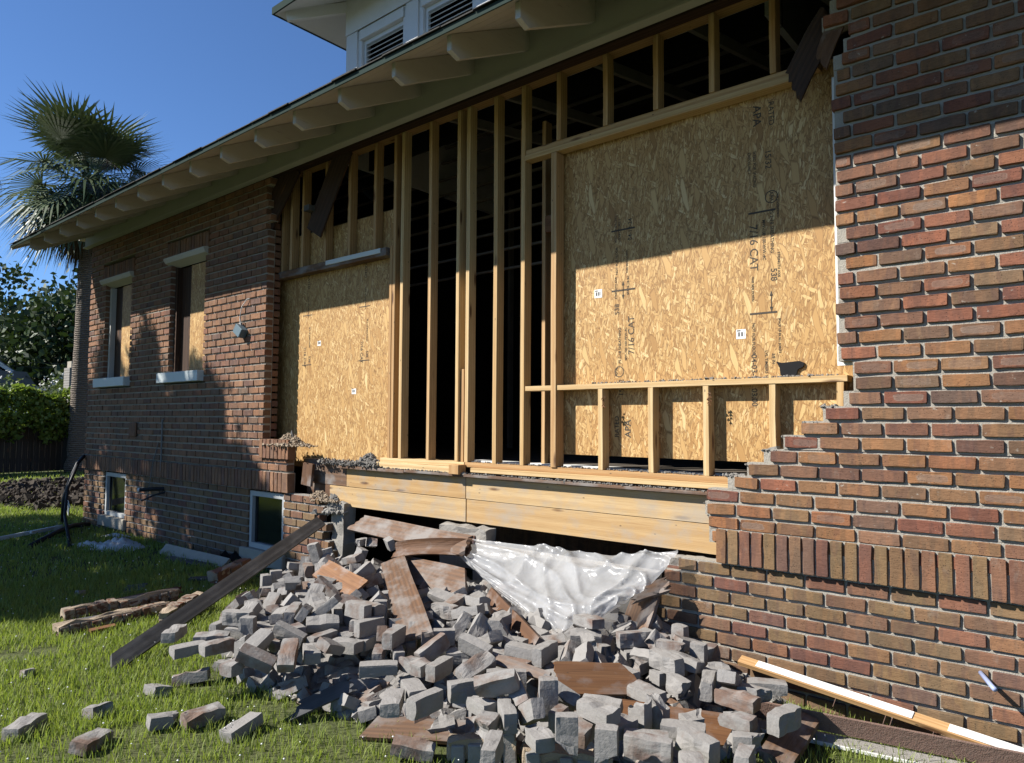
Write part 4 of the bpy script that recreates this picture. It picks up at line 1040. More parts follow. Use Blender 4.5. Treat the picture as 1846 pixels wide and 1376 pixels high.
# steel lintel, white trim, pipes -------------------------------
lin = thing('steel_lintel', 'rust-red steel lintel with mortar crust and white edge lying along the wall', 'lintel')
la, lb = W(1228, 1250, Z=.12), Vector((-.30, -.155, .075)); d = (lb - la).normalized(); nrm = Vector((d.y, -d.x, 0))
lumber('web', la, lb, .10, .012, m_steel_red, lin, (-.0, -.3, 1))
lumber('flange', la + Vector((0, -.02, -.07)), lb + Vector((0, -.02, -.07)), .09, .012, m_mortar_g, lin, (.25, -1, -.1))
lumber('painted_edge', la + Vector((-.0, -.065, -.08)), lb + Vector((0, -.065, -.08)), .016, .018, m_trimwhite, lin, (.25, -1, 0))
tr_ = thing('trim_board', 'white-painted wooden trim strip with nails leaning along the wall base', 'trim board')
ta = W(1334, 1190, Y=-.04); tb = ta + (W(1846, 1362, Z=.10) - ta) * 1.12
lumber('strip', ta, tb, .06, .03, m_pine, tr_, (0, -1, -.45)); dd = (tb - ta); nf = Vector((0, -.41, .91)) * .0185
lumber('painted_face', ta + dd * .07 + nf, ta + dd * .60 + nf, .048, .006, m_trimwhite, tr_, (0, -1, -.45))
lumber('painted_face', ta + dd * .70 + nf, tb + nf, .048, .006, m_trimwhite, tr_, (0, -1, -.45))
for k in (.18, .36, .52, .54, .66, .9):
    p = ta + dd * k + Vector((0, -.02, -.02)); MB().tube([p, p + Vector((-.012, -.02, -.045))], .0018, 5).build('nail', m_steel_red, tr_)
pp = W(1768, 1213, Y=.02)
p_ = MB().tube([pp, pp + Vector((.06, -.14, -.012)), pp + Vector((.075, -.17, -.016))], .011, 10).build('pipe_stub', plain('pale_blue_plastic', (.34, .40, .62), .4, var=.1), None, smooth=True); tag(p_, 'pale blue plastic pipe stub poking out of the brick wall', 'pipe')

# fallen chunks of brickwork on the lawn -------------------------
def chunk(label, a, b_, za, zb, n, hgt, matb, cat_='brickwork'):
    p0, p1 = W(*a, Z=za), W(*b_, Z=zb); d = (p1 - p0); L = d.length; z = d.normalized(); side = z.cross(UPV).normalized(); upv = side.cross(z)
    t = thing('fallen_brickwork', label, cat_, p0, 'fallen pieces of brickwork'); t.rotation_mode = 'QUATERNION'
    t.matrix_world = Matrix(((z.x, -side.x, upv.x, p0.x), (z.y, -side.y, upv.y, p0.y), (z.z, -side.z, upv.z, p0.z), (0, 0, 0, 1)))
    m = MB().box((0, -.045, -.02), (L, .055, hgt * .7)).mesh('mortar_bed'); bm = bmesh.new(); bm.from_mesh(m); bmesh.ops.subdivide_edges(bm, edges=bm.edges, cuts=6, use_grid_fill=True)
    for v in bm.verts: v.co += Vector((noise.noise(v.co * 9 + p0), noise.noise(v.co * 18 + p0), noise.noise(v.co * 15 - p0) + .5)) * .032
    bm.to_mesh(m); bm.free(); link('mortar_bed', m, m_tan_crumbs if n < 12 else m_mortar_g, t)
    for i in range(n):
        w_ = L / n * rb.uniform(.75, .97); q = MB().box((-w_ / 2, -.05 - rb.uniform(0, .015), -.03), (w_ / 2, .05, hgt * rb.uniform(.6, 1.15))).mesh('brick'); bevelled(q, .005)
        o = link('brick', q, matb, t, ((i + .5) * L / n, rb.uniform(-.008, .008), rb.uniform(-.012, .006))); o.rotation_euler = (rb.uniform(-.05, .05), rb.uniform(-.05, .05), rb.uniform(-.05, .05))
    return t
chunk('fallen strip of brick course with a tan mortar top in the shaded grass', (112, 1112), (318, 1072), .05, .08, 11, .055, m_fallen)
chunk('longer mortar-crusted brick strip in front of the tan-topped one', (100, 1140), (300, 1095), .035, .05, 11, .045, m_fallen)
chunk('short fallen strip of red bricks running under the leaning plank', (296, 1118), (360, 1082), .06, .08, 5, .07, m_fallen)
chunk('block of three orange bricks still mortared beside the basement window', (385, 1048), (446, 1022), .08, .12, 3, .10, m_brickL)
wall_board('dark splintered plank lying across the back of the fallen strips', W(180, 1092, Z=.06), W(330, 1062, Z=.10), .10, m_old, (.1, -.3, 1), t=.03, jag=.06)
wall_board('dark weathered plank on the grass left of the leaning plank', W(120, 1125, Z=.06), W(240, 1105, Z=.07), .08, m_greywood, (.1, -.3, 1), t=.025, jag=.05)
wall_board('wide weathered board slanting off the rubble beside the lintel', W(1200, 1262, Z=.16), W(1262, 1345, Z=.10), .09, m_old_dusty, (.2, -.6, .75), t=.02, jag=.03)
wall_board('thin pinkish brick slip lying in front of the fallen strips', W(162, 1138, Z=.03), W(208, 1128, Z=.035), .05, m_old_org, (.1, -.2, 1), t=.02)
chunk('row of grey bricks still joined standing in the grass at the bottom edge', (812, 1362), (935, 1360), .04, .05, 4, .10, m_rubble)
chunk('second row of grey joined bricks right of the first at the bottom edge', (950, 1378), (1100, 1385), .04, .05, 5, .08, m_rubble)

# things along the left wall -------------------------------------
lmp = thing('wall_light', 'blue-grey box light dangling askew from a wire on the brick wall', 'wall light', W(434, 597, Y=-.04))
q = MB().box((-.07, -.05, -.055), (.07, .04, .055)).build('housing', m_lamp, lmp); bevelled(q.data, .006); q.rotation_euler = (0, .62, .1)
q = MB().box((-.085, .005, -.07), (-.071, .035, .07)).build('back_plate', m_alu, lmp); q.rotation_euler = (0, .62, .1)
L0 = lmp.location
MB().tube([(0, 0, .05), (-.03, .0, .15), (-.01, .01, .28), (.08, .02, .36), (.10, .04, .365)], .005, 6).build('wire', m_trimwhite, lmp)
bx = MB().box((-10.52, -.03, 1.36), (-10.30, .0, 1.56)).build('utility_box', m_brickL, None); bevelled(bx.data, .012); tag(bx, 'small brick-coloured utility box on the left wall in tree shade', 'box')
cdt = MB().tube([(-9.50, -.015, .93), (-9.50, -.015, 1.595), (-9.47, -.01, 1.61)], .010, 8).build('conduit', m_pipe_g, None); tag(cdt, 'thin vertical grey conduit on the left wall below the windows', 'conduit')
cd2 = MB().tube([(-9.60, -.012, 1.30), (-9.72, -.02, 1.05), (-9.85, -.02, .6), (-9.9, -.02, .35)], .006, 6).build('wire', m_pipe_g, None); tag(cd2, 'loose grey wire hanging on the wall beside the conduit', 'wire')
vp = thing('vent_pipe', 'black pipe with pale tip sticking out of the left base wall', 'pipe')
MB().tube([(-9.45, .02, .70), (-9.52, -.10, .70), (-9.62, -.22, .69)], .026, 10).build('tube', m_cable, vp); MB().tube([(-9.62, -.22, .69), (-9.635, -.24, .69)], .028, 10).build('tip', m_white, vp)
b2 = MB().tube([(-9.42, .02, .66), (-9.50, -.10, .62), (-9.60, -.2, .55)], .012, 8).build('pipe', m_cable, None); tag(b2, 'thin bent black pipe below the pale-tipped one', 'pipe')
# cables at the far corner
c1 = MB().tube([W(152, 822, Y=-.03), W(140, 835, Y=-.15), W(125, 868, Y=-.25), W(115, 900, Y=-.3), W(112, 950, Y=-.3)], .028, 8).build('cable', m_cable, None, smooth=True); tag(c1, 'thick black cable looping down from the far wall corner', 'cable')
c2 = MB().tube([W(140, 838, Y=-.2), W(122, 880, Y=-.35), W(117, 930, Y=-.4), W(126, 985, Z=.02)], .022, 8).build('cable', m_cable, None, smooth=True); tag(c2, 'thinner black cable hanging beside the thick one', 'cable')
c3 = MB().tube([W(160, 945, Z=.06), W(130, 948, Z=.08), W(105, 958, Z=.07), W(55, 985, Z=.03)], .035, 8).build('corrugated_hose', m_cable, None, smooth=True); tag(c3, 'black drain hose snaking from the wall corner over the grass', 'hose')
c4 = lumber('gutter_pipe', W(-20, 975, Z=.05), W(108, 950, Z=.08), .05, .03, m_sill, None, (0, 0, 1)); tag(c4, 'pale metal gutter strip lying in the shaded grass', 'gutter')
c5 = lumber('gutter_pipe', W(55, 960, Z=.10), W(112, 948, Z=.08), .03, .03, m_sill, None, (0, 0, 1)); tag(c5, 'short pale pipe end beside the gutter strip', 'pipe')
wall_board('pale board lying along the base of the left wall', W(293, 990, Z=.05), W(408, 1018, Z=.05), .14, m_conc, (.1, -.7, .7), t=.03, jag=.02)
wall_board('low grey board in the grass in front of the pale one', W(300, 1006, Z=.02), W(385, 1022, Z=.02), .10, m_greywood, (.1, -.2, 1), t=.02, jag=.02)
wall_board('white leaning sign plate by the far corner', W(122, 926, Z=.02), W(124, 908, Y=-.35), .10, m_white, (.8, -.6, .1), t=.01, cat='plate')
wall_board('dark green roof shingle scrap in the shaded grass', W(225, 1062, Z=.02), W(262, 1058, Z=.03), .22, plain('green_shingle', (.06, .075, .07), .9), (.0, -.15, 1), t=.008)
wall_board('grey plank end on the grass beside the orange brick block', W(340, 1044, Z=.03), W(388, 1042, Z=.04), .06, m_greywood, (.1, -.2, 1), t=.02, jag=.02)
def rag(label, p, sx, sy, h, seed):
    n = 26; V = []; F = []
    for j in range(n + 1):
        for i in range(n + 1):
            u, v = i / n - .5, j / n - .5; r = math.hypot(u, v) * 2
            q = Vector((u * 5 + seed, v * 5, 0)); z = max(0, 1 - r) ** .5 * h * (.55 + .7 * abs(noise.noise(q)) + .5 * abs(noise.noise(q * 2.7)))
            V.append((u * sx * (1 + .3 * noise.noise(q * .6)), v * sy, z + .004))
    for j in range(n):
        for i in range(n): a = j * (n + 1) + i; F.append((a, a + 1, a + n + 2, a + n + 1))
    o = link('cloth', mesh_from(V, F, 'cloth', True), m_rag, None, p); o.rotation_euler.z = .5; return tag(o, label, 'cloth')
rag('crumpled white cloth on the shaded grass by the left wall', W(215, 988, Z=0), .62, .45, .13, 1); rag('thin twisted grey cloth tail left of the white cloth', W(165, 985, Z=0), .60, .16, .06, 4); rag('small white scrap of cloth close to the wall base', W(208, 968, Z=0), .40, .12, .05, 9)
sc_ = MB(); 
for i in range(14):
    p = W(425 + rb.uniform(-20, 30), 1003 + rb.uniform(-8, 10), Z=.06); a = rb.uniform(0, 3.1); r = rb.uniform(.06, .14)
    n = len(sc_.v); up_ = rb.uniform(.02, .12)
    sc_.v += [tuple(p + Vector((math.cos(a) * r, math.sin(a) * r, -.05))), tuple(p + Vector((-math.sin(a) * r * .6, math.cos(a) * r * .6, up_))), tuple(p + Vector((-math.cos(a) * r, -math.sin(a) * r, .0))), tuple(p + Vector((math.sin(a) * .03, -math.cos(a) * .03, -.04)))]
    sc_.f += [(n, n + 1, n + 2, n + 3)]
tag(link('torn_felt', sc_.mesh('torn_felt', False), m_black), 'torn black roofing felt heaped below the second basement window', 'felt')

# dug-up earth by the far corner
nx, ny = 60, 40; V = []; F = []
for j in range(ny + 1):
    for i in range(nx + 1):
        x = -20.5 + 6.8 * i / nx; y = -.5 + 3.4 * j / ny; e = min(i, nx - i, 12) / 12 * min(j, ny - j, 10) / 10
        h = e * (.06 + .16 * noise.noise(Vector((x * 1.4, y * 1.4, 0))) + .12 * noise.noise(Vector((x * 4, y * 4, 2))) + .05 * noise.noise(Vector((x * 11, y * 11, 5))))
        V.append((x, y, h - .03))
for j in range(ny):
    for i in range(nx): a = j * (nx + 1) + i; F.append((a, a + 1, a + nx + 2, a + nx + 1))
cl = crumbs('earth_clods', m_dirt, 1500, lambda: (U(-20, -14.2), U(-.2, 2.6), U(0, .16)), .02, .08, None); cl['label'] = 'loose clods of dug earth by the far corner'
dirt = link('dug_earth', mesh_from(V, F, 'dug_earth', True), m_dirt, kind='structure')

# ------------------------------------------------------------------ grass and clover
def grass(n, sampler, h0, h1, w, name):
    P = np.array([sampler() for _ in range(n)]); n = len(P)
    a = rng.uniform(0, 2 * np.pi, n); H = rng.uniform(h0, h1, n) * (0.75 + .5 * rng.random(n)); lean = rng.uniform(.15, .75, n) * H
    dx, dy = np.cos(a), np.sin(a); b_ = a + rng.uniform(-1, 1, n) + np.pi / 2; wx, wy = np.cos(b_) * w, np.sin(b_) * w
    V = np.zeros((n, 5, 3))
    V[:, 0] = np.c_[P[:, 0] - wx, P[:, 1] - wy, np.zeros(n)]; V[:, 1] = np.c_[P[:, 0] + wx, P[:, 1] + wy, np.zeros(n)]
    mx, my = P[:, 0] + dx * lean * .35, P[:, 1] + dy * lean * .35
    V[:, 2] = np.c_[mx + wx * .8, my + wy * .8, H * .6]; V[:, 3] = np.c_[mx - wx * .8, my - wy * .8, H * .6]
    V[:, 4] = np.c_[P[:, 0] + dx * lean, P[:, 1] + dy * lean, H]
    me = bpy.data.meshes.new(name); k = np.arange(n) * 5
    loops = np.c_[k, k + 1, k + 2, k + 3, k + 3, k + 2, k + 4].ravel()
    me.vertices.add(n * 5); me.vertices.foreach_set('co', V.ravel()); me.loops.add(len(loops)); me.loops.foreach_set('vertex_index', loops.astype(np.int32))
    me.polygons.add(n * 2); st = np.c_[np.arange(n) * 7, np.arange(n) * 7 + 4].ravel(); me.polygons.foreach_set('loop_start', st.astype(np.int32)); me.update(calc_edges=True)
    return me
def ok(x, y):
    if y > -.03 and x > -12.3: return False
    if pile_h(x, y) > .03 + .03 * rb.random(): return False
    if noise.noise(Vector((x * 1.7, y * 1.7, 9))) + .6 * noise.noise(Vector((x * 5, y * 5, 2))) > .25 + .5 * rb.random(): return False
    if pile_h(x, y + .3) > .02 and rb.random() < .45: return False
    if -20 < x < -14.3 and -.2 < y < 2.6 and noise.noise(Vector((x * .9, y * .9, 4))) > .02: return False
    return True
def samp(dmin, dmax):
    def f():
        while True:
            d = math.sqrt(rb.uniform(dmin * dmin, dmax * dmax)); a = rb.uniform(rad(-35), rad(108)) if dmax < 5 else rb.uniform(rad(15), rad(100))
            x, y = -math.sin(a) * d, CAM.y + math.cos(a) * d
            if ok(x, y): return (x, y)
    return f
gm = [grass(44000, samp(2.0, 4.6), .018, .07, .0024, 'g'), grass(80000, samp(4.3, 8.5), .018, .07, .0028, 'g'), grass(60000, samp(8.2, 16), .025, .08, .0055, 'g'), grass(38000, samp(15, 32), .04, .10, .012, 'g')]
for me in gm: link('grass', me, m_grass, kind='stuff')['label'] = 'unmown green lawn grass'
# clover heads
V = []; F = []
def blob(c, r):
    k = len(V); V.extend([(c[0] + p[0] * r, c[1] + p[1] * r, c[2] + p[2] * r) for p in ((1, 0, 0), (-1, 0, 0), (0, 1, 0), (0, -1, 0), (0, 0, 1), (0, 0, -1), (.7, .7, .2), (-.7, .7, .2), (.7, -.7, .2), (-.7, -.7, .2))])
    F.extend([tuple(k + i for i in t) for t in ((0, 6, 4), (6, 2, 4), (2, 7, 4), (7, 1, 4), (1, 9, 4), (9, 3, 4), (3, 8, 4), (8, 0, 4), (6, 0, 5), (2, 6, 5), (7, 2, 5), (1, 7, 5), (9, 1, 5), (3, 9, 5), (8, 3, 5), (0, 8, 5))])
for f, n in ((samp(3, 7.5), 330), (samp(7.5, 13), 420)):
    for _ in range(n):
        x, y = f(); blob((x, y, rb.uniform(.05, .10)), rb.uniform(.0035, .0062))
link('clover_blossoms', mesh_from(V, F, 'clover'), m_flower, kind='stuff')['label'] = 'white clover blossoms scattered in the lawn'

# ------------------------------------------------------------------ plants
def leaves(name, mat, centres, size, parent=None, aspect=.55, kind=None, droop=.3):
    C = np.array(centres); n = len(C); d = rng.normal(size=(n, 3)); d[:, 2] -= droop; d /= np.linalg.norm(d, axis=1)[:, None]
    e = np.cross(d, rng.normal(size=(n, 3))); e /= np.linalg.norm(e, axis=1)[:, None]; s = size * rng.uniform(.6, 1.35, n)[:, None]
    nn = np.cross(d, e)
    V = np.stack([C - d * s * .5, C + e * s * aspect * .5 + nn * s * .06, C + d * s * .5, C - e * s * aspect * .5 + nn * s * .06], 1)
    me = bpy.data.meshes.new(name); me.vertices.add(n * 4); me.vertices.foreach_set('co', V.ravel()); me.loops.add(n * 4); me.loops.foreach_set('vertex_index', np.arange(n * 4, dtype=np.int32))
    me.polygons.add(n); me.polygons.foreach_set('loop_start', (np.arange(n) * 4).astype(np.int32)); me.update(calc_edges=True)
    return link(name, me, mat, parent, kind=kind)
def crown_points(c, r, nclump, per, rc, flat=.8):
    c = np.array(c); out = []
    for _ in range(nclump):
        v = rng.normal(size=3); v /= np.linalg.norm(v); v[2] = v[2] * flat if v[2] > 0 else v[2] * .55
        q = c + v * r * (rng.random() ** .35); out.append(q + rng.normal(size=(per, 3)) * rc * np.array([1, 1, .7]))
    return np.concatenate(out)

def palm():
    base = W(137, 851, Z=0); t = thing('palm_tree', 'tall cabbage palm with shaggy crown standing beyond the house corner', 'palm tree', base)
    Hh = 8.7; pts = []; rs = []
    for i in range(40):
        k = i / 39; pts.append((.12 * math.sin(k * 2.2), .05 * k, k * Hh)); rs.append((.27 - .05 * k + (.05 if k < .04 else 0)) * (1 + .035 * math.sin(i * 2.4) + rb.uniform(-.02, .02)))
    MB().tube(pts, rs, 14).build('trunk', m_trunk, t, smooth=True)
    top = Vector((pts[-1][0], pts[-1][1], Hh + .25))
    def frond(d, L, mat_mb, droop, fan=1.0, n=30):
        # petiole then a costapalmate fan of narrow folded leaflets
        d = d.normalized(); tip = top + d * L * .52 + Vector((0, 0, -droop * .25)); mat_mb.tube([top, top + d * L * .3 + Vector((0, 0, .03)), tip], [.022, .016, .01], 4)
        ax = (tip - (top + d * L * .3)).normalized(); sd2 = ax.cross(UPV)
        sd2 = sd2.normalized() if sd2.length > .05 else Vector((1, 0, 0)); nr = sd2.cross(ax)
        for i in range(n):
            a = (i / (n - 1) - .5) * 4.1 * fan; l = L * .62 * (1 - .28 * abs(a) / 2.1) * rb.uniform(.85, 1.1)
            o = tip + ax * (.06 * math.cos(a)); dr = (ax * math.cos(a) + sd2 * math.sin(a) + nr * .25 * abs(math.sin(a))).normalized()
            w = dr.cross(nr).normalized() * .036; mid = o + dr * l * .55 - Vector((0, 0, droop * .07)); end = o + dr * l - Vector((0, 0, droop * .42 * rb.uniform(.7, 1.5))) 
            k = len(mat_mb.v); mat_mb.v += [tuple(o - w * .4), tuple(o + w * .4), tuple(mid + w), tuple(mid - w), tuple(end)]
            mat_mb.f += [(k, k + 1, k + 2, k + 3), (k + 3, k + 2, k + 4)]
    g_, dd_ = MB(), MB()
    for i in range(76):
        el = rb.uniform(-.85, 1.15); az = rb.uniform(0, 6.28); frond(Vector((math.cos(az) * math.cos(el), math.sin(az) * math.cos(el), math.sin(el))), rb.uniform(2.2, 3.05), g_, .5 + .5 * (el < .3))
    for i in range(26):
        el = rb.uniform(-1.35, -.45); az = rb.uniform(0, 6.28); frond(Vector((math.cos(az) * math.cos(el), math.sin(az) * math.cos(el), math.sin(el))), rb.uniform(1.3, 1.9), dd_, 1.3, .7, 20)
    for i in range(5):
        az = rb.uniform(0, 6.28); frond(Vector((math.cos(az) * .22, math.sin(az) * .22, -1)), rb.uniform(1.4, 2.2), dd_, 1.5, .45, 16)
    g_m = g_.mesh('crown', False); link('crown', g_m, m_frond, t); link('dead_fronds', dd_.mesh('dead_fronds', False), m_dead, t)
    # bare seed stalks
    s_ = MB()
    for i in range(9):
        az = rb.uniform(0, 6.28); p = top.copy(); q = [p]; v = Vector((math.cos(az) * .5, math.sin(az) * .5, .75)).normalized()
        for k in range(7): p = p + v * .33; v = (v + Vector((0, 0, -.13))).normalized(); q.append(p)
        s_.tube(q, [.016 - .0018 * k for k in range(8)], 4)
        for _ in range(34):
            a = q[rb.randrange(3, 8)]; b_ = a + Vector((rb.gauss(0, .25), rb.gauss(0, .25), rb.gauss(-.15, .2))); s_.tube([a, (a + b_) / 2 + Vector((0, 0, .04)), b_], .004, 3)
    s_.build('seed_stalk', m_twig, t)
palm()

# fence with vines along the side boundary
FX = -24.6
fence = thing('wooden_fence', 'dark board fence behind the lawn, half hidden by vines', 'fence')
y = -3.2
while y < 9.5:
    MB().box((FX, y, .03), (FX + .022, y + .142, 1.75 + rb.uniform(-.02, .02))).build('board', m_fence, fence); y += .148
for z in (.35, 1.0, 1.6): MB().box((FX - .05, -3.2, z), (FX - .002, 9.5, z + .09)).build('rail', m_fence, fence)
def vine(label, y0, y1, ztop, n):
    t = thing('vine', label, 'vine', (FX, (y0 + y1) / 2, 0), 'vines over the fence')
    C = []
    for _ in range(n):
        y = rb.uniform(y0, y1); k = rb.random(); edge = min(1, (y - y0) / .6, (y1 - y) / .6)
        top_ = ztop + .25 * noise.noise(Vector((y * 1.3, 0, ztop))) ; z = top_ - (k ** 1.5) * 1.35 * (1 + .35 * noise.noise(Vector((y * 2, 3, 0)))) ; bulge = .55 * math.sin(max(0, min(1, (z - .6) / (top_ - .6))) * 2.6) + .1
        C.append((FX - (y0 + y1) * 0 + rb.uniform(-.25, 1) * bulge * max(.2, edge), y, z + rb.gauss(0, .05)))
    C = np.array(C) - np.array([FX, (y0 + y1) / 2, 0])
    leaves('foliage', m_vine, C, .135, t, .8)
    for i in range(6):
        y = rb.uniform(y0, y1) - (y0 + y1) / 2; MB().tube([(.06, y, 0), (.12, y + .1, .8), (.05, y + rb.uniform(-.3, .3), 1.8)], .015, 5).build('stem', m_bark, t)
vine('leafy vine thicket spilling over the fence left of the palm', .2, 4.6, 2.42, 6500); vine('vine patch on the fence behind and right of the palm trunk', 4.7, 8.5, 2.2, 3500); vine('vine growth on the fence at the left picture edge', -3.0, .1, 2.25, 3500)

def tree(name, label, c, r, H, nclump, per, size, mat, group=None, rc=.55):
    t = thing(name, label, 'tree', (c[0], c[1], 0), group)
    MB().tube([(0, 0, 0), (.1, .05, H * .35), (-.05, .1, H * .6)], [r * .085, r * .06, r * .035], 8).build('trunk', m_bark, t)
    lm = MB()
    for i in range(9):
        a = i * 2.4; e = Vector((math.cos(a) * r * .6, math.sin(a) * r * .6, H * rb.uniform(.55, .85))); s0 = Vector((0, 0, H * rb.uniform(.25, .5)))
        lm.tube([s0, s0.lerp(e, .5) + Vector((0, 0, .3)), e], [r * .03, r * .02, r * .008], 5)
    lm.build('limbs', m_bark, t, kind='stuff')
    P = crown_points((0, 0, H - r * .75), r, nclump, per, rc, .85); leaves('crown', mat, P, size, t, .6); return t
bgt = [(-62, 20, 8.5, 13.5), (-70, 32, 9, 14.5), (-58, 33, 7.5, 12.5), (-78, 14, 9, 15), (-66, 44, 8, 13), (-80, 52, 9, 14), (-55, 14.5, 5.5, 9.5)]
bl = ['broad dark green oak at the far left behind the gabled house', 'tall oak crown filling the gap left of the palm trunk', 'lower oak just right of the palm trunk', 'farthest oak at the left picture edge', 'oak hidden mostly by the house corner', 'rear oak glimpsed past the house corner', 'smaller rounded oak in front of the others at left']
for (x, y, r, H), l in zip(bgt, bl): tree('oak_tree', l, (x, y), r, H, 150, 65, .55, m_leaf, 'oaks behind the neighbouring houses', .9)
def shrub(label, p, r, H, fl):
    t = thing('shrub', label, 'shrub', p, 'flowering shrubs beyond the fence')
    P = crown_points((0, 0, H * .6), r, 60, 55, .28, .9); leaves('foliage', m_myrtle, P, .17, t, .6)
    if fl:
        k = rng.choice(len(P), 130); Q = P[k] * np.array([1.05, 1.05, 1.06]); leaves('blossom', m_flower, np.repeat(Q, 5, 0) + rng.normal(size=(650, 3)) * .06, .10, t, .8)
    MB().tube([(0, 0, 0), (.05, 0, H * .5)], [.06, .03], 6).build('stem', m_bark, t)
shrub('white-flowering shrub right of the brick post beyond the fence', (-33.0, 7.2, 0), 1.7, 3.5, True); shrub('flowering shrub in front of the gabled house', (-34.5, 3.6, 0), 1.6, 3.3, True); shrub('green shrub at the far left beyond the fence', (-33, 1.4, 0), 1.2, 2.8, False)

# neighbouring buildings -----------------------------------------
def siding(name, col):
    return plain(name, col, .7, var=.06, scale=3)
nb = thing('neighbour_house', 'white gabled house with grey shingle roof far left behind the fence', 'house', (-52, 6.5, 0))
m_sd = siding('pale_siding', (.62, .62, .60)); m_rf = plain('grey_shingle', (.13, .135, .14), .9, var=.2, scale=8)
MB().box((-5, -4.0, 0), (0, 3.4, 3.7)).build('wall', m_sd, nb)
MB().prism([(-4.2, 3.72), (3.6, 3.72), (-.3, 6.6)], 'x', -5, -.25).build('gable', m_sd, nb)
for s_ in (-1, 1):
    MB().prism([(-.3, 6.9), (-.3, 6.65), (-.3 + s_ * 4.5, 3.45), (-.3 + s_ * 4.6, 3.6)], 'x', -5.4, .35).build('roof_slope', m_rf, nb)
    MB().prism([(-.3, 6.78), (-.3, 6.5), (-.3 + s_ * 4.5, 3.35), (-.3 + s_ * 4.55, 3.56)], 'x', .36, .44).build('rake_trim', m_trimwhite, nb)
MB().prism([(-4.4, 3.55), (4.0, 3.55), (3.4, 4.5), (-3.8, 4.5)], 'x', -.1, .9).build('porch_roof', m_rf, nb)
for y in (-2.8, -.6, 1.5):
    w = MB().box((.005, y, 1.3), (.05, y + 1.1, 2.9)).build('window', m_trimwhite, nb); MB().box((.055, y + .1, 1.4), (.06, y + 1.0, 2.8)).build('pane', m_glass, w)
shd = thing('shed', 'tan sided shed with a pale metal roof behind the palm', 'shed', (-36, 13.2, 0))
m_tan = siding('tan_siding', (.46, .40, .29))
for i in range(14): MB().box((-3 + .004 * i, -1.6, i * .19), (0 + .012, 2.6, i * .19 + .185)).build('siding_board', m_tan, shd)
MB().prism([(-3.0, 2.45), (.6, 3.75), (.6, 3.85), (-3.1, 2.55)], 'x', -3.3, .25).build('metal_roof', plain('pale_metal_roof', (.42, .46, .52), .35, .3, var=.06), shd)
MB().prism([(.6, 3.75), (3.4, 2.5), (3.45, 2.6), (.6, 3.85)], 'x', -3.3, .25).build('metal_roof', plain('pale_metal_roof_b', (.42, .46, .52), .35, .3, var=.06), shd)
MB().prism([(-1.6, 2.66), (2.6, 2.66), (.6, 3.7)], 'x', -3, .0).build('gable', m_tan, shd)
post = thing('brick_post', 'grey brick gate post with stone cap above the vines', 'post', (-31.0, 6.0, 0))
for i in range(36): MB().box((-.3, -.3, i * .1), (.3, .3, i * .1 + .09)).build('course', m_mortar_g, post)
MB().box((-.22, -.22, 3.6), (.22, .22, 3.85)).build('cap', m_conc, post)
wl_ = MB().box((-33, -6.5, 0), (-32.8, 2.2, 2.75)).build('garden_wall', plain('blue_grey_wall', (.085, .10, .12), .7, var=.15), None); tag(wl_, 'blue-grey painted wall with orange coping at the left edge', 'wall')
MB().box((-33.05, -6.5, 2.75), (-32.75, 2.2, 2.80)).build('coping', m_old_org, wl_)
for i, (za, zb) in enumerate(((7.2, 6.9), (5.1, 4.9), (4.9, 4.6))):
    w_ = MB().tube([(-46, -6, za), (-46, 8, (za + zb) / 2 - .25), (-46, 26, zb)], .012, 4).build('utility_wire', m_cable, None); tag(w_, ['upper utility wire crossing in front of the oaks', 'middle utility wire below the upper one', 'lowest utility wire just under the middle one'][i], 'wire')

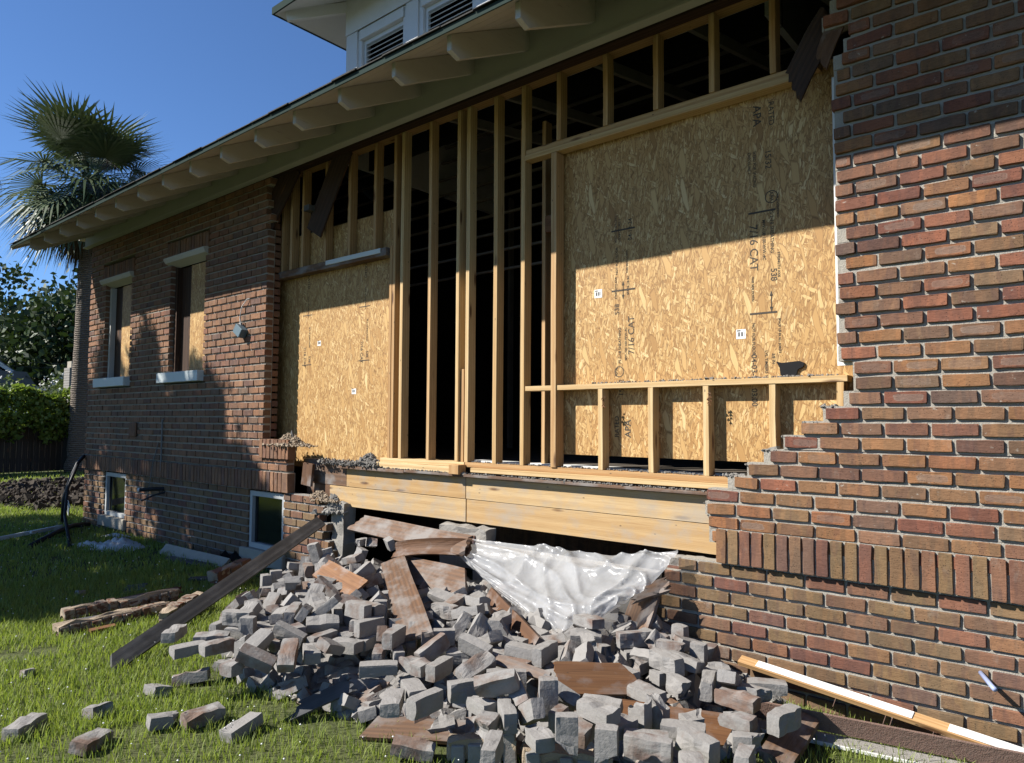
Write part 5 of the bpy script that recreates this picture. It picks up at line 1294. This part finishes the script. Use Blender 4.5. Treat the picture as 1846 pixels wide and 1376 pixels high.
# bare mossy tree whose drooping branches enter at the left edge
mt = thing('mossy_tree', 'grey moss-hung bare branches drooping in at the left picture edge', 'tree', (-21.5, -3.0, 0))
MB().tube([(0, 0, 0), (.1, 0, 3), (0, .2, 6), (.2, .5, 9.5)], [.28, .22, .16, .08], 8).build('trunk', m_bark, mt)
br = MB()
def twigs(p, v, L, n, r):
    q = [p]; 
    for k in range(5): v = (v + Vector((rb.gauss(0, .16), rb.gauss(0, .16), -.16))).normalized(); q.append(q[-1] + v * L / 5)
    br.tube(q, [r * (1 - .16 * k) for k in range(6)], 4)
    if n > 0:
        for _ in range(9):
            a = q[rb.randrange(1, 6)]; twigs(a, (v + Vector((rb.gauss(0, .6), rb.gauss(0, .6), rb.gauss(-.35, .45)))).normalized(), L * .42, n - 1, r * .45)
for tgt in ((-6, 150), (-4, 270), (6, 320), (-6, 390)):
    e = W(tgt[0], tgt[1], X=-21.0); s0 = Vector((.1, .5, max(3.5, e.z + .6))); e = e - mt.location; s0.z = e.z + .5
    twigs(s0, (e - s0).normalized(), (e - s0).length, 2, .03)
br.build('branches', m_twig, mt, kind='stuff')

# the leafy tree left of the photographer whose shade falls on the wall and lawn
st_ = thing('shade_tree', 'leafy tree left of the view casting shade on the wall and lawn', 'tree', (-14.2, -6.6, 0))
MB().tube([(0, 0, 0), (.15, .1, 2.0), (0, 0, 4.2)], [.28, .2, .1], 8).build('trunk', m_bark, st_)
prof = [(-12.6, 2.55), (-12.0, 2.0), (-11.5, 2.75), (-11.2, 1.7), (-10.7, 2.65), (-10.35, 2.0), (-10.0, 2.75), (-9.75, 2.3), (-9.4, 1.55), (-9.1, 1.7), (-8.85, 2.5), (-8.65, 1.6), (-8.45, 1.5), (-8.2, 2.1), (-8.0, 1.15), (-7.75, .85), (-7.45, 1.35), (-7.25, .80), (-6.9, .55), (-6.6, .2)]
Pw = []
def top_at(x):
    for (a, za), (b_, zb) in zip(prof, prof[1:]):
        if a <= x <= b_: return za + (zb - za) * (x - a) / (b_ - a)
    return 0
for _ in range(620):      # clumps that shade the wall
    x = rb.uniform(-12.4, -6.7); tz = top_at(x); z = tz - abs(rb.gauss(0, .8)) - .02
    if z < -.2: z = rb.uniform(-.1, max(.05, tz))
    if x < -11.1 and rb.random() < .55: continue
    s_ = rb.uniform(4.6, 6.2); Pw.append((x - .885 * s_, -s_, z + 1.1 * s_))
for _ in range(560):      # clumps that shade the lawn
    gx, gy = rb.uniform(-13.5, -6.3), rb.uniform(-2.5, -.05)
    if gx > -6.2 + (gy + 1.4) * .5 + .25 * noise.noise(Vector((gy * 3, gx, 0))): continue
    s_ = rb.uniform(3.2, 5.2); Pw.append((gx - .885 * s_, gy - s_, 1.1 * s_))
P = np.concatenate([np.array(p) + rng.normal(size=(40, 3)) * np.array([.10, .10, .15]) for p in Pw]) - np.array([-14.2, -6.6, 0])
leaves('crown', m_leaf, P, .16, st_, .5)
